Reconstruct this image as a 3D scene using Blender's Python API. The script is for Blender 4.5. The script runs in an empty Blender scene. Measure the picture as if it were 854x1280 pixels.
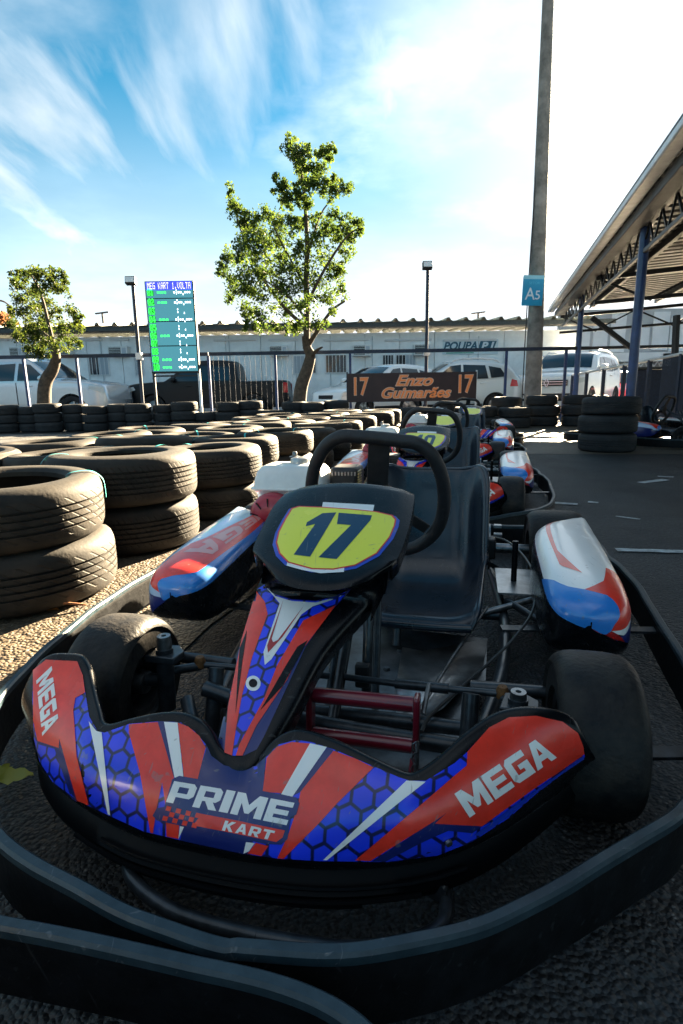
import bpy, bmesh, math, random
from mathutils import Vector, Matrix
from mathutils.bvhtree import BVHTree
R = math.radians
rnd = random.Random(7)
scene = bpy.context.scene
col = scene.collection

# ------------------------------------------------------------------ camera
CAM_H, FPX, PITCH, ROLL = .683, 695.0, .2117, .0157
cam_d = bpy.data.cameras.new('camera'); cam = bpy.data.objects.new('camera', cam_d); col.objects.link(cam)
cam_d.sensor_fit = 'VERTICAL'; cam_d.sensor_height = 36; cam_d.sensor_width = 24
cam_d.lens = FPX / 1280 * 36
cam_d.clip_start = .02; cam_d.clip_end = 2000
cam.matrix_world = Matrix.Translation((0, 0, CAM_H)) @ Matrix.Rotation(math.pi/2 - PITCH, 4, 'X') @ Matrix.Rotation(-ROLL, 4, 'Z')
scene.camera = cam
cam_d.dof.use_dof = True; cam_d.dof.focus_distance = .95; cam_d.dof.aperture_fstop = 32

# ------------------------------------------------------------------ light
SUN_EL, SUN_AZ = R(18.6), R(30.3)
sun_dir = Vector((math.sin(SUN_AZ)*math.cos(SUN_EL), math.cos(SUN_AZ)*math.cos(SUN_EL), math.sin(SUN_EL)))
sd = bpy.data.lights.new('sun', 'SUN'); so = bpy.data.objects.new('sun', sd); col.objects.link(so)
sd.energy = 5.0; sd.angle = R(.5); sd.color = (1, .80, .53)
so.rotation_euler = sun_dir.to_track_quat('Z', 'Y').to_euler(); so.location = (8, 14, 9)
scene.view_settings.view_transform = 'Standard'; scene.view_settings.look = 'None'
scene.view_settings.exposure = 4.15; scene.view_settings.gamma = 1

world = bpy.data.worlds.new('World'); scene.world = world; world.use_nodes = True
def build_sky():
    nt = world.node_tree; N = nt.nodes; Lk = nt.links; N.clear()
    out = N.new('ShaderNodeOutputWorld'); bg = N.new('ShaderNodeBackground'); bg.inputs[1].default_value = .06
    sky = N.new('ShaderNodeTexSky'); sky.sky_type = 'NISHITA'; sky.sun_disc = False
    sky.sun_elevation = SUN_EL; sky.sun_rotation = SUN_AZ; sky.air_density = 1.0; sky.dust_density = .25; sky.ozone_density = 2.5
    tc = N.new('ShaderNodeTexCoord')
    def math_(op, a, b=None, c=None, clamp=False):
        m = N.new('ShaderNodeMath'); m.operation = op; m.use_clamp = clamp
        for i, v in enumerate((a, b, c)):
            if v is None: continue
            if isinstance(v, (int, float)): m.inputs[i].default_value = v
            else: Lk.new(v, m.inputs[i])
        return m.outputs[0]
    def ramp(v, a, b, t='SMOOTHSTEP'):
        m = N.new('ShaderNodeMapRange'); m.interpolation_type = t
        Lk.new(v, m.inputs[0]); m.inputs[1].default_value = a; m.inputs[2].default_value = b
        return m.outputs[0]
    sep = N.new('ShaderNodeSeparateXYZ'); Lk.new(tc.outputs['Generated'], sep.inputs[0])
    x, y, z = sep.outputs
    dot = N.new('ShaderNodeVectorMath'); dot.operation = 'DOT_PRODUCT'
    Lk.new(tc.outputs['Generated'], dot.inputs[0]); dot.inputs[1].default_value = sun_dir
    d = dot.outputs['Value']
    # high cloud sheet seen from below: direction projected on a plane
    zz = math_('ADD', math_('MAXIMUM', z, 0), .12)
    px, py = math_('DIVIDE', x, zz), math_('DIVIDE', y, zz)
    cmb = N.new('ShaderNodeCombineXYZ'); Lk.new(px, cmb.inputs[0]); Lk.new(py, cmb.inputs[1])
    mp = N.new('ShaderNodeMapping'); Lk.new(cmb.outputs[0], mp.inputs[0])
    mp.inputs['Rotation'].default_value = (0, 0, R(-38)); mp.inputs['Scale'].default_value = (2.3, .55, 1)
    n1 = N.new('ShaderNodeTexNoise'); Lk.new(mp.outputs[0], n1.inputs[0]); n1.inputs['Scale'].default_value = 1.35
    n1.inputs['Detail'].default_value = 7; n1.inputs['Roughness'].default_value = .52; n1.inputs['Distortion'].default_value = .35
    streak = ramp(n1.outputs[0], .38, .78)
    n2 = N.new('ShaderNodeTexNoise'); Lk.new(cmb.outputs[0], n2.inputs[0]); n2.inputs['Scale'].default_value = .9
    n2.inputs['Detail'].default_value = 7; n2.inputs['Roughness'].default_value = .55
    soft = ramp(n2.outputs[0], .40, .68)
    n3 = N.new('ShaderNodeTexNoise'); Lk.new(tc.outputs['Generated'], n3.inputs[0]); n3.inputs['Scale'].default_value = 7.5
    n3.inputs['Detail'].default_value = 8; n3.inputs['Roughness'].default_value = .55
    puff = math_('MULTIPLY', ramp(n3.outputs[0], .52, .62), ramp(z, .32, .08))
    veil = math_('MULTIPLY', ramp(d, .81, 1.0), 1.0)                       # thin cloud brightens round the sun
    low = math_('MULTIPLY', ramp(z, .50, .04), ramp(d, .05, .75))                        # whitening towards the horizon
    cov = math_('MULTIPLY', streak, .84)
    cov = math_('MAXIMUM', cov, math_('MULTIPLY', soft, math_('ADD', math_('MULTIPLY', veil, .45), .45)))
    cov = math_('MAXIMUM', cov, math_('MULTIPLY', veil, math_('ADD', math_('MULTIPLY', soft, .35), .6)))
    cov = math_('MAXIMUM', cov, math_('MULTIPLY', low, .85))
    cov = math_('MAXIMUM', cov, math_('MULTIPLY', puff, .85), clamp=True)
    hs = N.new('ShaderNodeHueSaturation'); hs.inputs['Saturation'].default_value = 1.7; hs.inputs['Value'].default_value = .155; hs.inputs['Hue'].default_value = .475
    Lk.new(sky.outputs[0], hs.inputs['Color'])
    bright = math_('ADD', math_('MULTIPLY', math_('POWER', ramp(d, .72, 1.0, 'LINEAR'), 1.6), .25), math_('ADD', math_('MULTIPLY', soft, .40), 1.15))
    cc = N.new('ShaderNodeCombineColor')
    Lk.new(math_('MULTIPLY', bright, .95), cc.inputs[0]); Lk.new(math_('MULTIPLY', bright, 1.0), cc.inputs[1]); Lk.new(math_('MULTIPLY', bright, 1.02), cc.inputs[2])
    mx = N.new('ShaderNodeMix'); mx.data_type = 'RGBA'; Lk.new(cov, mx.inputs[0])
    mnv = N.new('ShaderNodeVectorMath'); mnv.operation = 'MINIMUM'; Lk.new(hs.outputs[0], mnv.inputs[0]); mnv.inputs[1].default_value = (.40, .62, .85)
    Lk.new(mnv.outputs[0], mx.inputs['A']); Lk.new(cc.outputs[0], mx.inputs['B'])
    Lk.new(mx.outputs['Result'], bg.inputs[0]); Lk.new(bg.outputs[0], out.inputs[0])
build_sky()

# ------------------------------------------------------------------ pixel to place (photo measured at 854 x 1280)
def ray(px, py):
    a, b = (px-427)/FPX, (py-640)/FPX
    x = a*math.cos(ROLL) - b*math.sin(ROLL); y = a*math.sin(ROLL) + b*math.cos(ROLL)
    return Vector((x, math.cos(PITCH) - y*math.sin(PITCH), -math.sin(PITCH) - y*math.cos(PITCH)))
EYE = Vector((0, 0, CAM_H))
def on_z(px, py, z=0.0): r = ray(px, py); return EYE + r*((z-CAM_H)/r.z)
def at(px, py, D): r = ray(px, py); return EYE + r*(D/r.y)
KYAW, KX, KY = .228, -.0168, .9175
KM = Matrix.Translation((KX, KY, 0)) @ Matrix.Rotation(-KYAW, 4, 'Z')
KI = KM.inverted()
KEYE = KI @ EYE
def kray(px, py): return (KI @ (EYE + ray(px, py))) - KEYE
def kz(px, py, z): d = kray(px, py); return KEYE + d*((z-KEYE.z)/d.z)

# ------------------------------------------------------------------ materials
MATS = {}
def mat(name, c=(.5,.5,.5), rough=.5, metal=0, spec=.5, coat=0, var=0, vscale=20, bump=0, bscale=60, emit=None, estr=0, c2=None, coat_r=.08, detail=4):
    if name in MATS: return MATS[name]
    m = bpy.data.materials.new(name); m.use_nodes = True; MATS[name] = m
    nt = m.node_tree; b = nt.nodes['Principled BSDF']
    b.inputs['Base Color'].default_value = (*c, 1); b.inputs['Roughness'].default_value = rough
    b.inputs['Metallic'].default_value = metal; b.inputs['Specular IOR Level'].default_value = spec
    b.inputs['Coat Weight'].default_value = coat; b.inputs['Coat Roughness'].default_value = coat_r
    if emit: b.inputs['Emission Color'].default_value = (*emit, 1); b.inputs['Emission Strength'].default_value = estr
    if var or bump:
        tc = nt.nodes.new('ShaderNodeTexCoord'); n = nt.nodes.new('ShaderNodeTexNoise')
        nt.links.new(tc.outputs['Object'], n.inputs[0]); n.inputs['Scale'].default_value = vscale; n.inputs['Detail'].default_value = detail
        n.inputs['Roughness'].default_value = .65
        if var:
            mx = nt.nodes.new('ShaderNodeMix'); mx.data_type = 'RGBA'
            mr = nt.nodes.new('ShaderNodeMapRange'); mr.inputs[1].default_value = .38; mr.inputs[2].default_value = .66
            nt.links.new(n.outputs[0], mr.inputs[0]); nt.links.new(mr.outputs[0], mx.inputs[0])
            cc = c2 if c2 else tuple(min(1, v*(1+var)) for v in c)
            mx.inputs['A'].default_value = (*(v*(1-var) for v in c), 1) if not c2 else (*c, 1)
            mx.inputs['B'].default_value = (*cc, 1)
            nt.links.new(mx.outputs['Result'], b.inputs['Base Color'])
            rr = nt.nodes.new('ShaderNodeMapRange'); rr.inputs[3].default_value = max(.02, rough-.12*min(1, var*2)); rr.inputs[4].default_value = min(1, rough+.15*min(1, var*2))
            nt.links.new(n.outputs[0], rr.inputs[0]); nt.links.new(rr.outputs[0], b.inputs['Roughness'])
        if bump:
            n2 = nt.nodes.new('ShaderNodeTexNoise'); nt.links.new(tc.outputs['Object'], n2.inputs[0]); n2.inputs['Scale'].default_value = bscale; n2.inputs['Detail'].default_value = 3
            bp = nt.nodes.new('ShaderNodeBump'); bp.inputs['Strength'].default_value = bump; bp.inputs['Distance'].default_value = .004
            nt.links.new(n2.outputs[0], bp.inputs['Height']); nt.links.new(bp.outputs[0], b.inputs['Normal'])
    return m

def ground_mat(name, dark, light, stone, scale, bump, stain=.3, stones=(.10,.02), cracks=False):
    m = bpy.data.materials.new(name); m.use_nodes = True; nt = m.node_tree; N = nt.nodes; Lk = nt.links
    b = N['Principled BSDF']; b.inputs['Specular IOR Level'].default_value = .45
    tc = N.new('ShaderNodeTexCoord')
    def noise(s, d=5, r=.6):
        n = N.new('ShaderNodeTexNoise'); Lk.new(tc.outputs['Object'], n.inputs[0]); n.inputs['Scale'].default_value = s; n.inputs['Detail'].default_value = d; n.inputs['Roughness'].default_value = r; return n.outputs[0]
    def mr(v, a, bb):
        q = N.new('ShaderNodeMapRange'); q.interpolation_type = 'SMOOTHSTEP'; Lk.new(v, q.inputs[0]); q.inputs[1].default_value = a; q.inputs[2].default_value = bb; return q.outputs[0]
    def mix(f, a, bb):
        q = N.new('ShaderNodeMix'); q.data_type = 'RGBA'
        if isinstance(f, float): q.inputs[0].default_value = f
        else: Lk.new(f, q.inputs[0])
        for k, v in (('A', a), ('B', bb)):
            if isinstance(v, tuple): q.inputs[k].default_value = (*v, 1)
            else: Lk.new(v, q.inputs[k])
        return q.outputs['Result']
    vo = N.new('ShaderNodeTexVoronoi'); Lk.new(tc.outputs['Object'], vo.inputs[0]); vo.inputs['Scale'].default_value = scale
    vo2 = N.new('ShaderNodeTexVoronoi'); Lk.new(tc.outputs['Object'], vo2.inputs[0]); vo2.inputs['Scale'].default_value = scale*.42
    base = mix(mr(noise(2.2), .35, .68), dark, light)
    base = mix(mr(noise(scale*.8, 2), .45, .6), base, tuple(v*.55 for v in dark))
    sepc = N.new('ShaderNodeSeparateColor'); Lk.new(vo.outputs['Color'], sepc.inputs[0])
    chips = N.new('ShaderNodeMath'); chips.operation = 'MULTIPLY'
    Lk.new(mr(sepc.outputs[0], 1-stones[0], 1-stones[1]), chips.inputs[0]); Lk.new(mr(vo.outputs['Distance'], .42, .25), chips.inputs[1])
    base = mix(chips.outputs[0], base, stone)
    st = mr(noise(.55, 6), .52, .72)
    stm = N.new('ShaderNodeMath'); stm.operation = 'MULTIPLY'; Lk.new(st, stm.inputs[0]); stm.inputs[1].default_value = stain
    base = mix(stm.outputs[0], base, tuple(v*.35 for v in dark))
    if cracks:
        wv = N.new('ShaderNodeTexNoise'); Lk.new(tc.outputs['Object'], wv.inputs[0]); wv.inputs['Scale'].default_value = 2.5; wv.inputs['Detail'].default_value = 6
        av = N.new('ShaderNodeVectorMath'); av.operation = 'MULTIPLY_ADD'; Lk.new(wv.outputs['Color'], av.inputs[0]); av.inputs[1].default_value = (.5,.5,.5); Lk.new(tc.outputs['Object'], av.inputs[2])
        ve = N.new('ShaderNodeTexVoronoi'); ve.feature = 'DISTANCE_TO_EDGE'; Lk.new(av.outputs[0], ve.inputs[0]); ve.inputs['Scale'].default_value = .55
        ck = N.new('ShaderNodeMath'); ck.operation = 'MULTIPLY'; Lk.new(mr(ve.outputs['Distance'], .010, .003), ck.inputs[0]); Lk.new(mr(noise(.8), .45, .6), ck.inputs[1])
        base = mix(ck.outputs[0], base, tuple(v*.25 for v in dark))
        base = mix(mr(noise(.28, 3), .56, .60), base, tuple(v*1.5 for v in dark))
        wt = N.new('ShaderNodeTexWave'); wt.wave_type = 'BANDS'; wt.bands_direction = 'X'; Lk.new(tc.outputs['Object'], wt.inputs[0]); wt.inputs['Scale'].default_value = .23; wt.inputs['Distortion'].default_value = 3.0; wt.inputs['Detail'].default_value = 2
        sk = N.new('ShaderNodeMath'); sk.operation = 'MULTIPLY'; Lk.new(mr(wt.outputs['Fac'], .90, .97), sk.inputs[0]); sk.inputs[1].default_value = .55
        base = mix(sk.outputs[0], base, tuple(v*.35 for v in dark))
    Lk.new(base, b.inputs['Base Color'])
    rr = N.new('ShaderNodeMapRange'); Lk.new(noise(1.3), rr.inputs[0]); rr.inputs[3].default_value = .42; rr.inputs[4].default_value = .72; Lk.new(rr.outputs[0], b.inputs['Roughness'])
    ad = N.new('ShaderNodeMath'); ad.operation = 'ADD'; Lk.new(vo.outputs['Distance'], ad.inputs[0]); Lk.new(vo2.outputs['Distance'], ad.inputs[1])
    bp = N.new('ShaderNodeBump'); bp.invert = True; bp.inputs['Strength'].default_value = bump; bp.inputs['Distance'].default_value = .006
    Lk.new(ad.outputs[0], bp.inputs['Height']); Lk.new(bp.outputs[0], b.inputs['Normal'])
    return m

def hex_mat(name, cell=.028, hexc=(.012,.045,.82), line=(.004,.008,.07)):
    m = bpy.data.materials.new(name); m.use_nodes = True; nt = m.node_tree; N = nt.nodes; Lk = nt.links
    b = N['Principled BSDF']; b.inputs['Roughness'].default_value = .3; b.inputs['Coat Weight'].default_value = .45; b.inputs['Coat Roughness'].default_value = .06
    uv = N.new('ShaderNodeUVMap'); uv.uv_map = 'UVMap'
    def vm(op, a, bb=None, s=None):
        q = N.new('ShaderNodeVectorMath'); q.operation = op
        for i, v in enumerate((a, bb)):
            if v is None: continue
            if isinstance(v, tuple): q.inputs[i].default_value = v
            else: Lk.new(v, q.inputs[i])
        if s is not None: q.inputs['Scale'].default_value = s
        return q
    p = vm('SCALE', uv.outputs[0], s=1/cell).outputs[0]
    S = (1, math.sqrt(3), 1); H = (.5, math.sqrt(3)/2, .5)
    a = vm('SUBTRACT', vm('MODULO', vm('ADD', p, (100, 100*math.sqrt(3), 0)).outputs[0], S).outputs[0], H).outputs[0]
    c = vm('SUBTRACT', vm('MODULO', vm('ADD', p, (100.5, 100.5*math.sqrt(3), 0)).outputs[0], S).outputs[0], H).outputs[0]
    def flat(v):
        s = N.new('ShaderNodeSeparateXYZ'); Lk.new(v, s.inputs[0]); k = N.new('ShaderNodeCombineXYZ'); Lk.new(s.outputs[0], k.inputs[0]); Lk.new(s.outputs[1], k.inputs[1]); return k.outputs[0]
    def hexd(v):
        v = vm('ABSOLUTE', flat(v)).outputs[0]
        dd = vm('DOT_PRODUCT', v, (.5, math.sqrt(3)/2, 0)).outputs['Value']
        s = N.new('ShaderNodeSeparateXYZ'); Lk.new(v, s.inputs[0])
        q = N.new('ShaderNodeMath'); q.operation = 'MAXIMUM'; Lk.new(dd, q.inputs[0]); Lk.new(s.outputs[0], q.inputs[1]); return q.outputs[0]
    mn = N.new('ShaderNodeMath'); mn.operation = 'MINIMUM'; Lk.new(hexd(a), mn.inputs[0]); Lk.new(hexd(c), mn.inputs[1])
    mr = N.new('ShaderNodeMapRange'); Lk.new(mn.outputs[0], mr.inputs[0]); mr.inputs[1].default_value = .40; mr.inputs[2].default_value = .445
    mx = N.new('ShaderNodeMix'); mx.data_type = 'RGBA'; Lk.new(mr.outputs[0], mx.inputs[0])
    n = N.new('ShaderNodeTexNoise'); Lk.new(uv.outputs[0], n.inputs[0]); n.inputs['Scale'].default_value = 9; n.inputs['Detail'].default_value = 2
    mz = N.new('ShaderNodeMix'); mz.data_type = 'RGBA'; Lk.new(n.outputs[0], mz.inputs[0])
    mz.inputs['A'].default_value = (*(v*.55 for v in hexc), 1); mz.inputs['B'].default_value = (*(v*1.45 for v in hexc), 1)
    Lk.new(mz.outputs['Result'], mx.inputs['A']); mx.inputs['B'].default_value = (*line, 1)
    Lk.new(mx.outputs['Result'], b.inputs['Base Color'])
    return m

def tyre_mat(name, c, dust, sipes=58, bump=1.0):
    m = bpy.data.materials.new(name); m.use_nodes = True; nt = m.node_tree; N = nt.nodes; Lk = nt.links
    b = N['Principled BSDF']; b.inputs['Roughness'].default_value = .72; b.inputs['Specular IOR Level'].default_value = .3
    tc = N.new('ShaderNodeTexCoord'); oi = N.new('ShaderNodeObjectInfo')
    off = N.new('ShaderNodeVectorMath'); off.operation = 'ADD'; Lk.new(tc.outputs['Object'], off.inputs[0])
    cx = N.new('ShaderNodeCombineXYZ'); mm = N.new('ShaderNodeMath'); mm.operation = 'MULTIPLY'; mm.inputs[1].default_value = 37; Lk.new(oi.outputs['Random'], mm.inputs[0]); Lk.new(mm.outputs[0], cx.inputs[0]); Lk.new(cx.outputs[0], off.inputs[1])
    n = N.new('ShaderNodeTexNoise'); Lk.new(off.outputs[0], n.inputs[0]); n.inputs['Scale'].default_value = 7; n.inputs['Detail'].default_value = 8; n.inputs['Roughness'].default_value = .7
    mr = N.new('ShaderNodeMapRange'); Lk.new(n.outputs[0], mr.inputs[0]); mr.inputs[1].default_value = .36; mr.inputs[2].default_value = .68
    mx = N.new('ShaderNodeMix'); mx.data_type = 'RGBA'; Lk.new(mr.outputs[0], mx.inputs[0]); mx.inputs['A'].default_value = (*c, 1); mx.inputs['B'].default_value = (*dust, 1)
    Lk.new(mx.outputs['Result'], b.inputs['Base Color'])
    uv = N.new('ShaderNodeUVMap'); uv.uv_map = 'UVMap'
    sp = N.new('ShaderNodeSeparateXYZ'); Lk.new(uv.outputs[0], sp.inputs[0])
    def M(op, a, bb=None):
        q = N.new('ShaderNodeMath'); q.operation = op
        for i, v in enumerate((a, bb)):
            if v is None: continue
            if isinstance(v, (int, float)): q.inputs[i].default_value = v
            else: Lk.new(v, q.inputs[i])
        return q.outputs[0]
    def mrange(v, a, bb):
        q = N.new('ShaderNodeMapRange'); q.interpolation_type = 'SMOOTHSTEP'; Lk.new(v, q.inputs[0]); q.inputs[1].default_value = a; q.inputs[2].default_value = bb; return q.outputs[0]
    ph = M('FRACT', M('ADD', M('MULTIPLY', sp.outputs[0], sipes), M('MULTIPLY', sp.outputs[1], 3.2)))
    groove = M('MULTIPLY', mrange(ph, .06, .12), mrange(ph, .30, .22))      # one narrow slot per pitch
    band = M('MULTIPLY', mrange(sp.outputs[1], .0, .02), mrange(sp.outputs[1], 1.0, .98))   # v 0..1 on the tread only
    n2 = N.new('ShaderNodeTexNoise'); Lk.new(tc.outputs['Object'], n2.inputs[0]); n2.inputs['Scale'].default_value = 90; n2.inputs['Detail'].default_value = 3
    hgt = M('SUBTRACT', M('MULTIPLY', n2.outputs[0], .25), M('MULTIPLY', groove, band))
    bp = N.new('ShaderNodeBump'); bp.inputs['Strength'].default_value = bump; bp.inputs['Distance'].default_value = .004
    Lk.new(hgt, bp.inputs['Height']); Lk.new(bp.outputs[0], b.inputs['Normal'])
    return m

def leaf_mat(name, a, bcol, t=.45):
    m = bpy.data.materials.new(name); m.use_nodes = True; nt = m.node_tree; N = nt.nodes; Lk = nt.links
    b = N['Principled BSDF']; out = N['Material Output']; g = N.new('ShaderNodeNewGeometry')
    mx = N.new('ShaderNodeMix'); mx.data_type = 'RGBA'; Lk.new(g.outputs['Random Per Island'], mx.inputs[0])
    mx.inputs['A'].default_value = (*a, 1); mx.inputs['B'].default_value = (*bcol, 1)
    Lk.new(mx.outputs['Result'], b.inputs['Base Color']); b.inputs['Roughness'].default_value = .45
    tr = N.new('ShaderNodeBsdfTranslucent')
    hs = N.new('ShaderNodeHueSaturation'); hs.inputs['Value'].default_value = 1.7; hs.inputs['Hue'].default_value = .475; Lk.new(mx.outputs['Result'], hs.inputs['Color']); Lk.new(hs.outputs[0], tr.inputs[0])
    ms = N.new('ShaderNodeMixShader'); ms.inputs[0].default_value = t; Lk.new(b.outputs[0], ms.inputs[1]); Lk.new(tr.outputs[0], ms.inputs[2]); Lk.new(ms.outputs[0], out.inputs['Surface'])
    return m

def wear(m, amount=.5, tone=(.20,.19,.18)):
    nt = m.node_tree; N = nt.nodes; Lk = nt.links; b = N['Principled BSDF']; inp = b.inputs['Base Color']
    tc = N.new('ShaderNodeTexCoord'); facs = []
    for rot, sc, lo in (((.3,.5,.4), (260,9,60), .685), ((1.2,.2,2.1), (220,7,50), .70), ((0,0,0), (55,55,55), .70)):
        mp = N.new('ShaderNodeMapping'); Lk.new(tc.outputs['Object'], mp.inputs[0]); mp.vector_type = 'TEXTURE'
        mp.inputs['Rotation'].default_value = rot; mp.inputs['Scale'].default_value = tuple(1/v for v in sc)
        n = N.new('ShaderNodeTexNoise'); Lk.new(mp.outputs[0], n.inputs[0]); n.inputs['Scale'].default_value = 1; n.inputs['Detail'].default_value = 2
        r = N.new('ShaderNodeMapRange'); Lk.new(n.outputs[0], r.inputs[0]); r.inputs[1].default_value = lo; r.inputs[2].default_value = lo+.05; facs.append(r.outputs[0])
    f = facs[0]
    for g_ in facs[1:]:
        q = N.new('ShaderNodeMath'); q.operation = 'MAXIMUM'; Lk.new(f, q.inputs[0]); Lk.new(g_, q.inputs[1]); f = q.outputs[0]
    q = N.new('ShaderNodeMath'); q.operation = 'MULTIPLY'; Lk.new(f, q.inputs[0]); q.inputs[1].default_value = amount
    mx = N.new('ShaderNodeMix'); mx.data_type = 'RGBA'; Lk.new(q.outputs[0], mx.inputs[0])
    if inp.is_linked: Lk.new(inp.links[0].from_socket, mx.inputs['A'])
    else: mx.inputs['A'].default_value = inp.default_value
    mx.inputs['B'].default_value = (*tone, 1); Lk.new(mx.outputs['Result'], inp)
    n = N.new('ShaderNodeTexNoise'); Lk.new(tc.outputs['Object'], n.inputs[0]); n.inputs['Scale'].default_value = 18; n.inputs['Detail'].default_value = 6
    r = N.new('ShaderNodeMapRange'); Lk.new(n.outputs[0], r.inputs[0]); r.inputs[1].default_value = .35; r.inputs[2].default_value = .7; r.inputs[3].default_value = .03; r.inputs[4].default_value = .30; Lk.new(r.outputs[0], b.inputs['Coat Roughness'])
M_asphalt = ground_mat('asphalt', (.013,.016,.019), (.031,.037,.043), (.14,.14,.138), 130, 1.0, .45, (.10,.02), cracks=True)
M_sunlit_gravel = ground_mat('sunlit_gravel', (.060,.043,.026), (.095,.070,.043), (.165,.128,.083), 95, 1.0, .15, (.35,.1))  # gravelly ground with warm sunlight put into its tan colour
M_track = ground_mat('track_asphalt', (.09,.09,.09), (.14,.135,.13), (.22,.21,.2), 80, .5, .2)
M_sunlit_floor = ground_mat('sunlit_asphalt', (.085,.070,.052), (.125,.104,.078), (.18,.155,.12), 60, .6, .25)  # asphalt with sunlight put into its colour
M_rubber = tyre_mat('dusty_tyre_rubber', (.009,.0085,.008), (.052,.041,.029))
M_rubber2 = tyre_mat('worn_tyre_rubber', (.008,.0078,.0075), (.040,.032,.023), 34, .9)
M_far_rubber = tyre_mat('dark_tyre_rubber', (.014,.016,.019), (.030,.031,.033), 40, .6)
M_slick = mat('kart_slick_rubber', (.006,.007,.009), .5, spec=.22, var=.6, vscale=26, c2=(.026,.023,.020), bump=.35, bscale=120, detail=8)
M_black = mat('black_plastic', (.003,.004,.006), .26, var=.3, vscale=30, spec=.28, bump=.05, bscale=40)
M_ring = mat('scuffed_black_band', (.003,.0035,.0045), .5, spec=.12, var=.6, vscale=22, c2=(.007,.008,.010), bump=.25, bscale=70, detail=9)
M_chin = mat('matt_black_plastic', (.0025,.003,.004), .5, spec=.10)
M_skylit = mat('skylit_edge_blue', (.012,.026,.036), .38, var=.5, vscale=24, c2=(.030,.055,.070), bump=.15, bscale=80, detail=8)  # black band's top edge, sky light put into a paler blue
M_seat = mat('seat_shell', (.006,.013,.024), .28, var=.25, vscale=14, coat=.35, coat_r=.2)
M_navy = mat('navy_vinyl', (.008,.018,.14), .3, coat=.5, coat_r=.05)
M_royal = mat('royal_blue_vinyl', (.010,.045,.50), .3, coat=.8, coat_r=.05)
M_sky = mat('sky_blue_vinyl', (.02,.20,.62), .3, coat=.8, coat_r=.05)
M_red = mat('red_vinyl', (.80,.040,.022), .3, coat=.45, coat_r=.06, var=.08, vscale=30)
M_redd = mat('dark_red_vinyl', (.40,.012,.012), .3, coat=.75, coat_r=.06)
M_white = mat('white_vinyl', (.80,.80,.79), .3, coat=.6, coat_r=.06)
M_pink = mat('faded_letter_vinyl', (.72,.30,.27), .3, coat=.4)
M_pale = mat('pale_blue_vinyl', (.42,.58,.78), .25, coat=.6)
M_yellow = mat('yellow_vinyl', (.86,.84,.05), .32, coat=.6, coat_r=.06)
M_digit = mat('dark_blue_vinyl', (.006,.035,.085), .3, coat=.6, coat_r=.06)
M_hex = hex_mat('hexagon_vinyl')
M_steel = mat('worn_steel', (.20,.21,.22), .34, metal=.9, var=.35, vscale=40, bump=.1)
M_tube = mat('painted_tube', (.035,.042,.05), .38, metal=.5, var=.4, vscale=30, coat=.2)
M_tray = mat('floor_tray', (.12,.13,.14), .32, metal=.6, var=.45, vscale=14, bump=.1, bscale=30)
M_plate = mat('bare_metal_plate', (.36,.37,.38), .32, metal=.9, var=.3, vscale=18)
M_bur = mat('burgundy_paint', (.16,.008,.020), .28, coat=.5, var=.15, vscale=20)
M_rust = mat('rusty_bolt', (.20,.09,.03), .7, var=.5, vscale=80, metal=.3)
M_tank = mat('white_tank_paint', (.72,.73,.71), .34, coat=.4, var=.06, vscale=16)
M_recoil = mat('red_recoil_paint', (.38,.012,.03), .35, coat=.3)
M_darkmetal = mat('dark_engine_metal', (.03,.03,.032), .5, metal=.4, var=.3)
M_cable = mat('cable_sleeve', (.03,.03,.03), .4)
M_grip = mat('steering_grip', (.012,.013,.016), .55, bump=.25, bscale=160, var=.3, vscale=50)
M_strap = mat('turquoise_strap', (.03,.42,.42), .6)
M_gold = mat('gold_edge', (.45,.33,.12), .4)

for m_ in (M_navy, M_royal, M_sky, M_red, M_redd, M_white, M_yellow, M_digit, M_hex): wear(m_, .45)
for m_ in (M_black, M_seat, M_grip): wear(m_, .35, (.07,.07,.07))
wear(M_skylit, .6, (.14,.15,.16)); wear(M_ring, .25, (.05,.052,.055))
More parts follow.
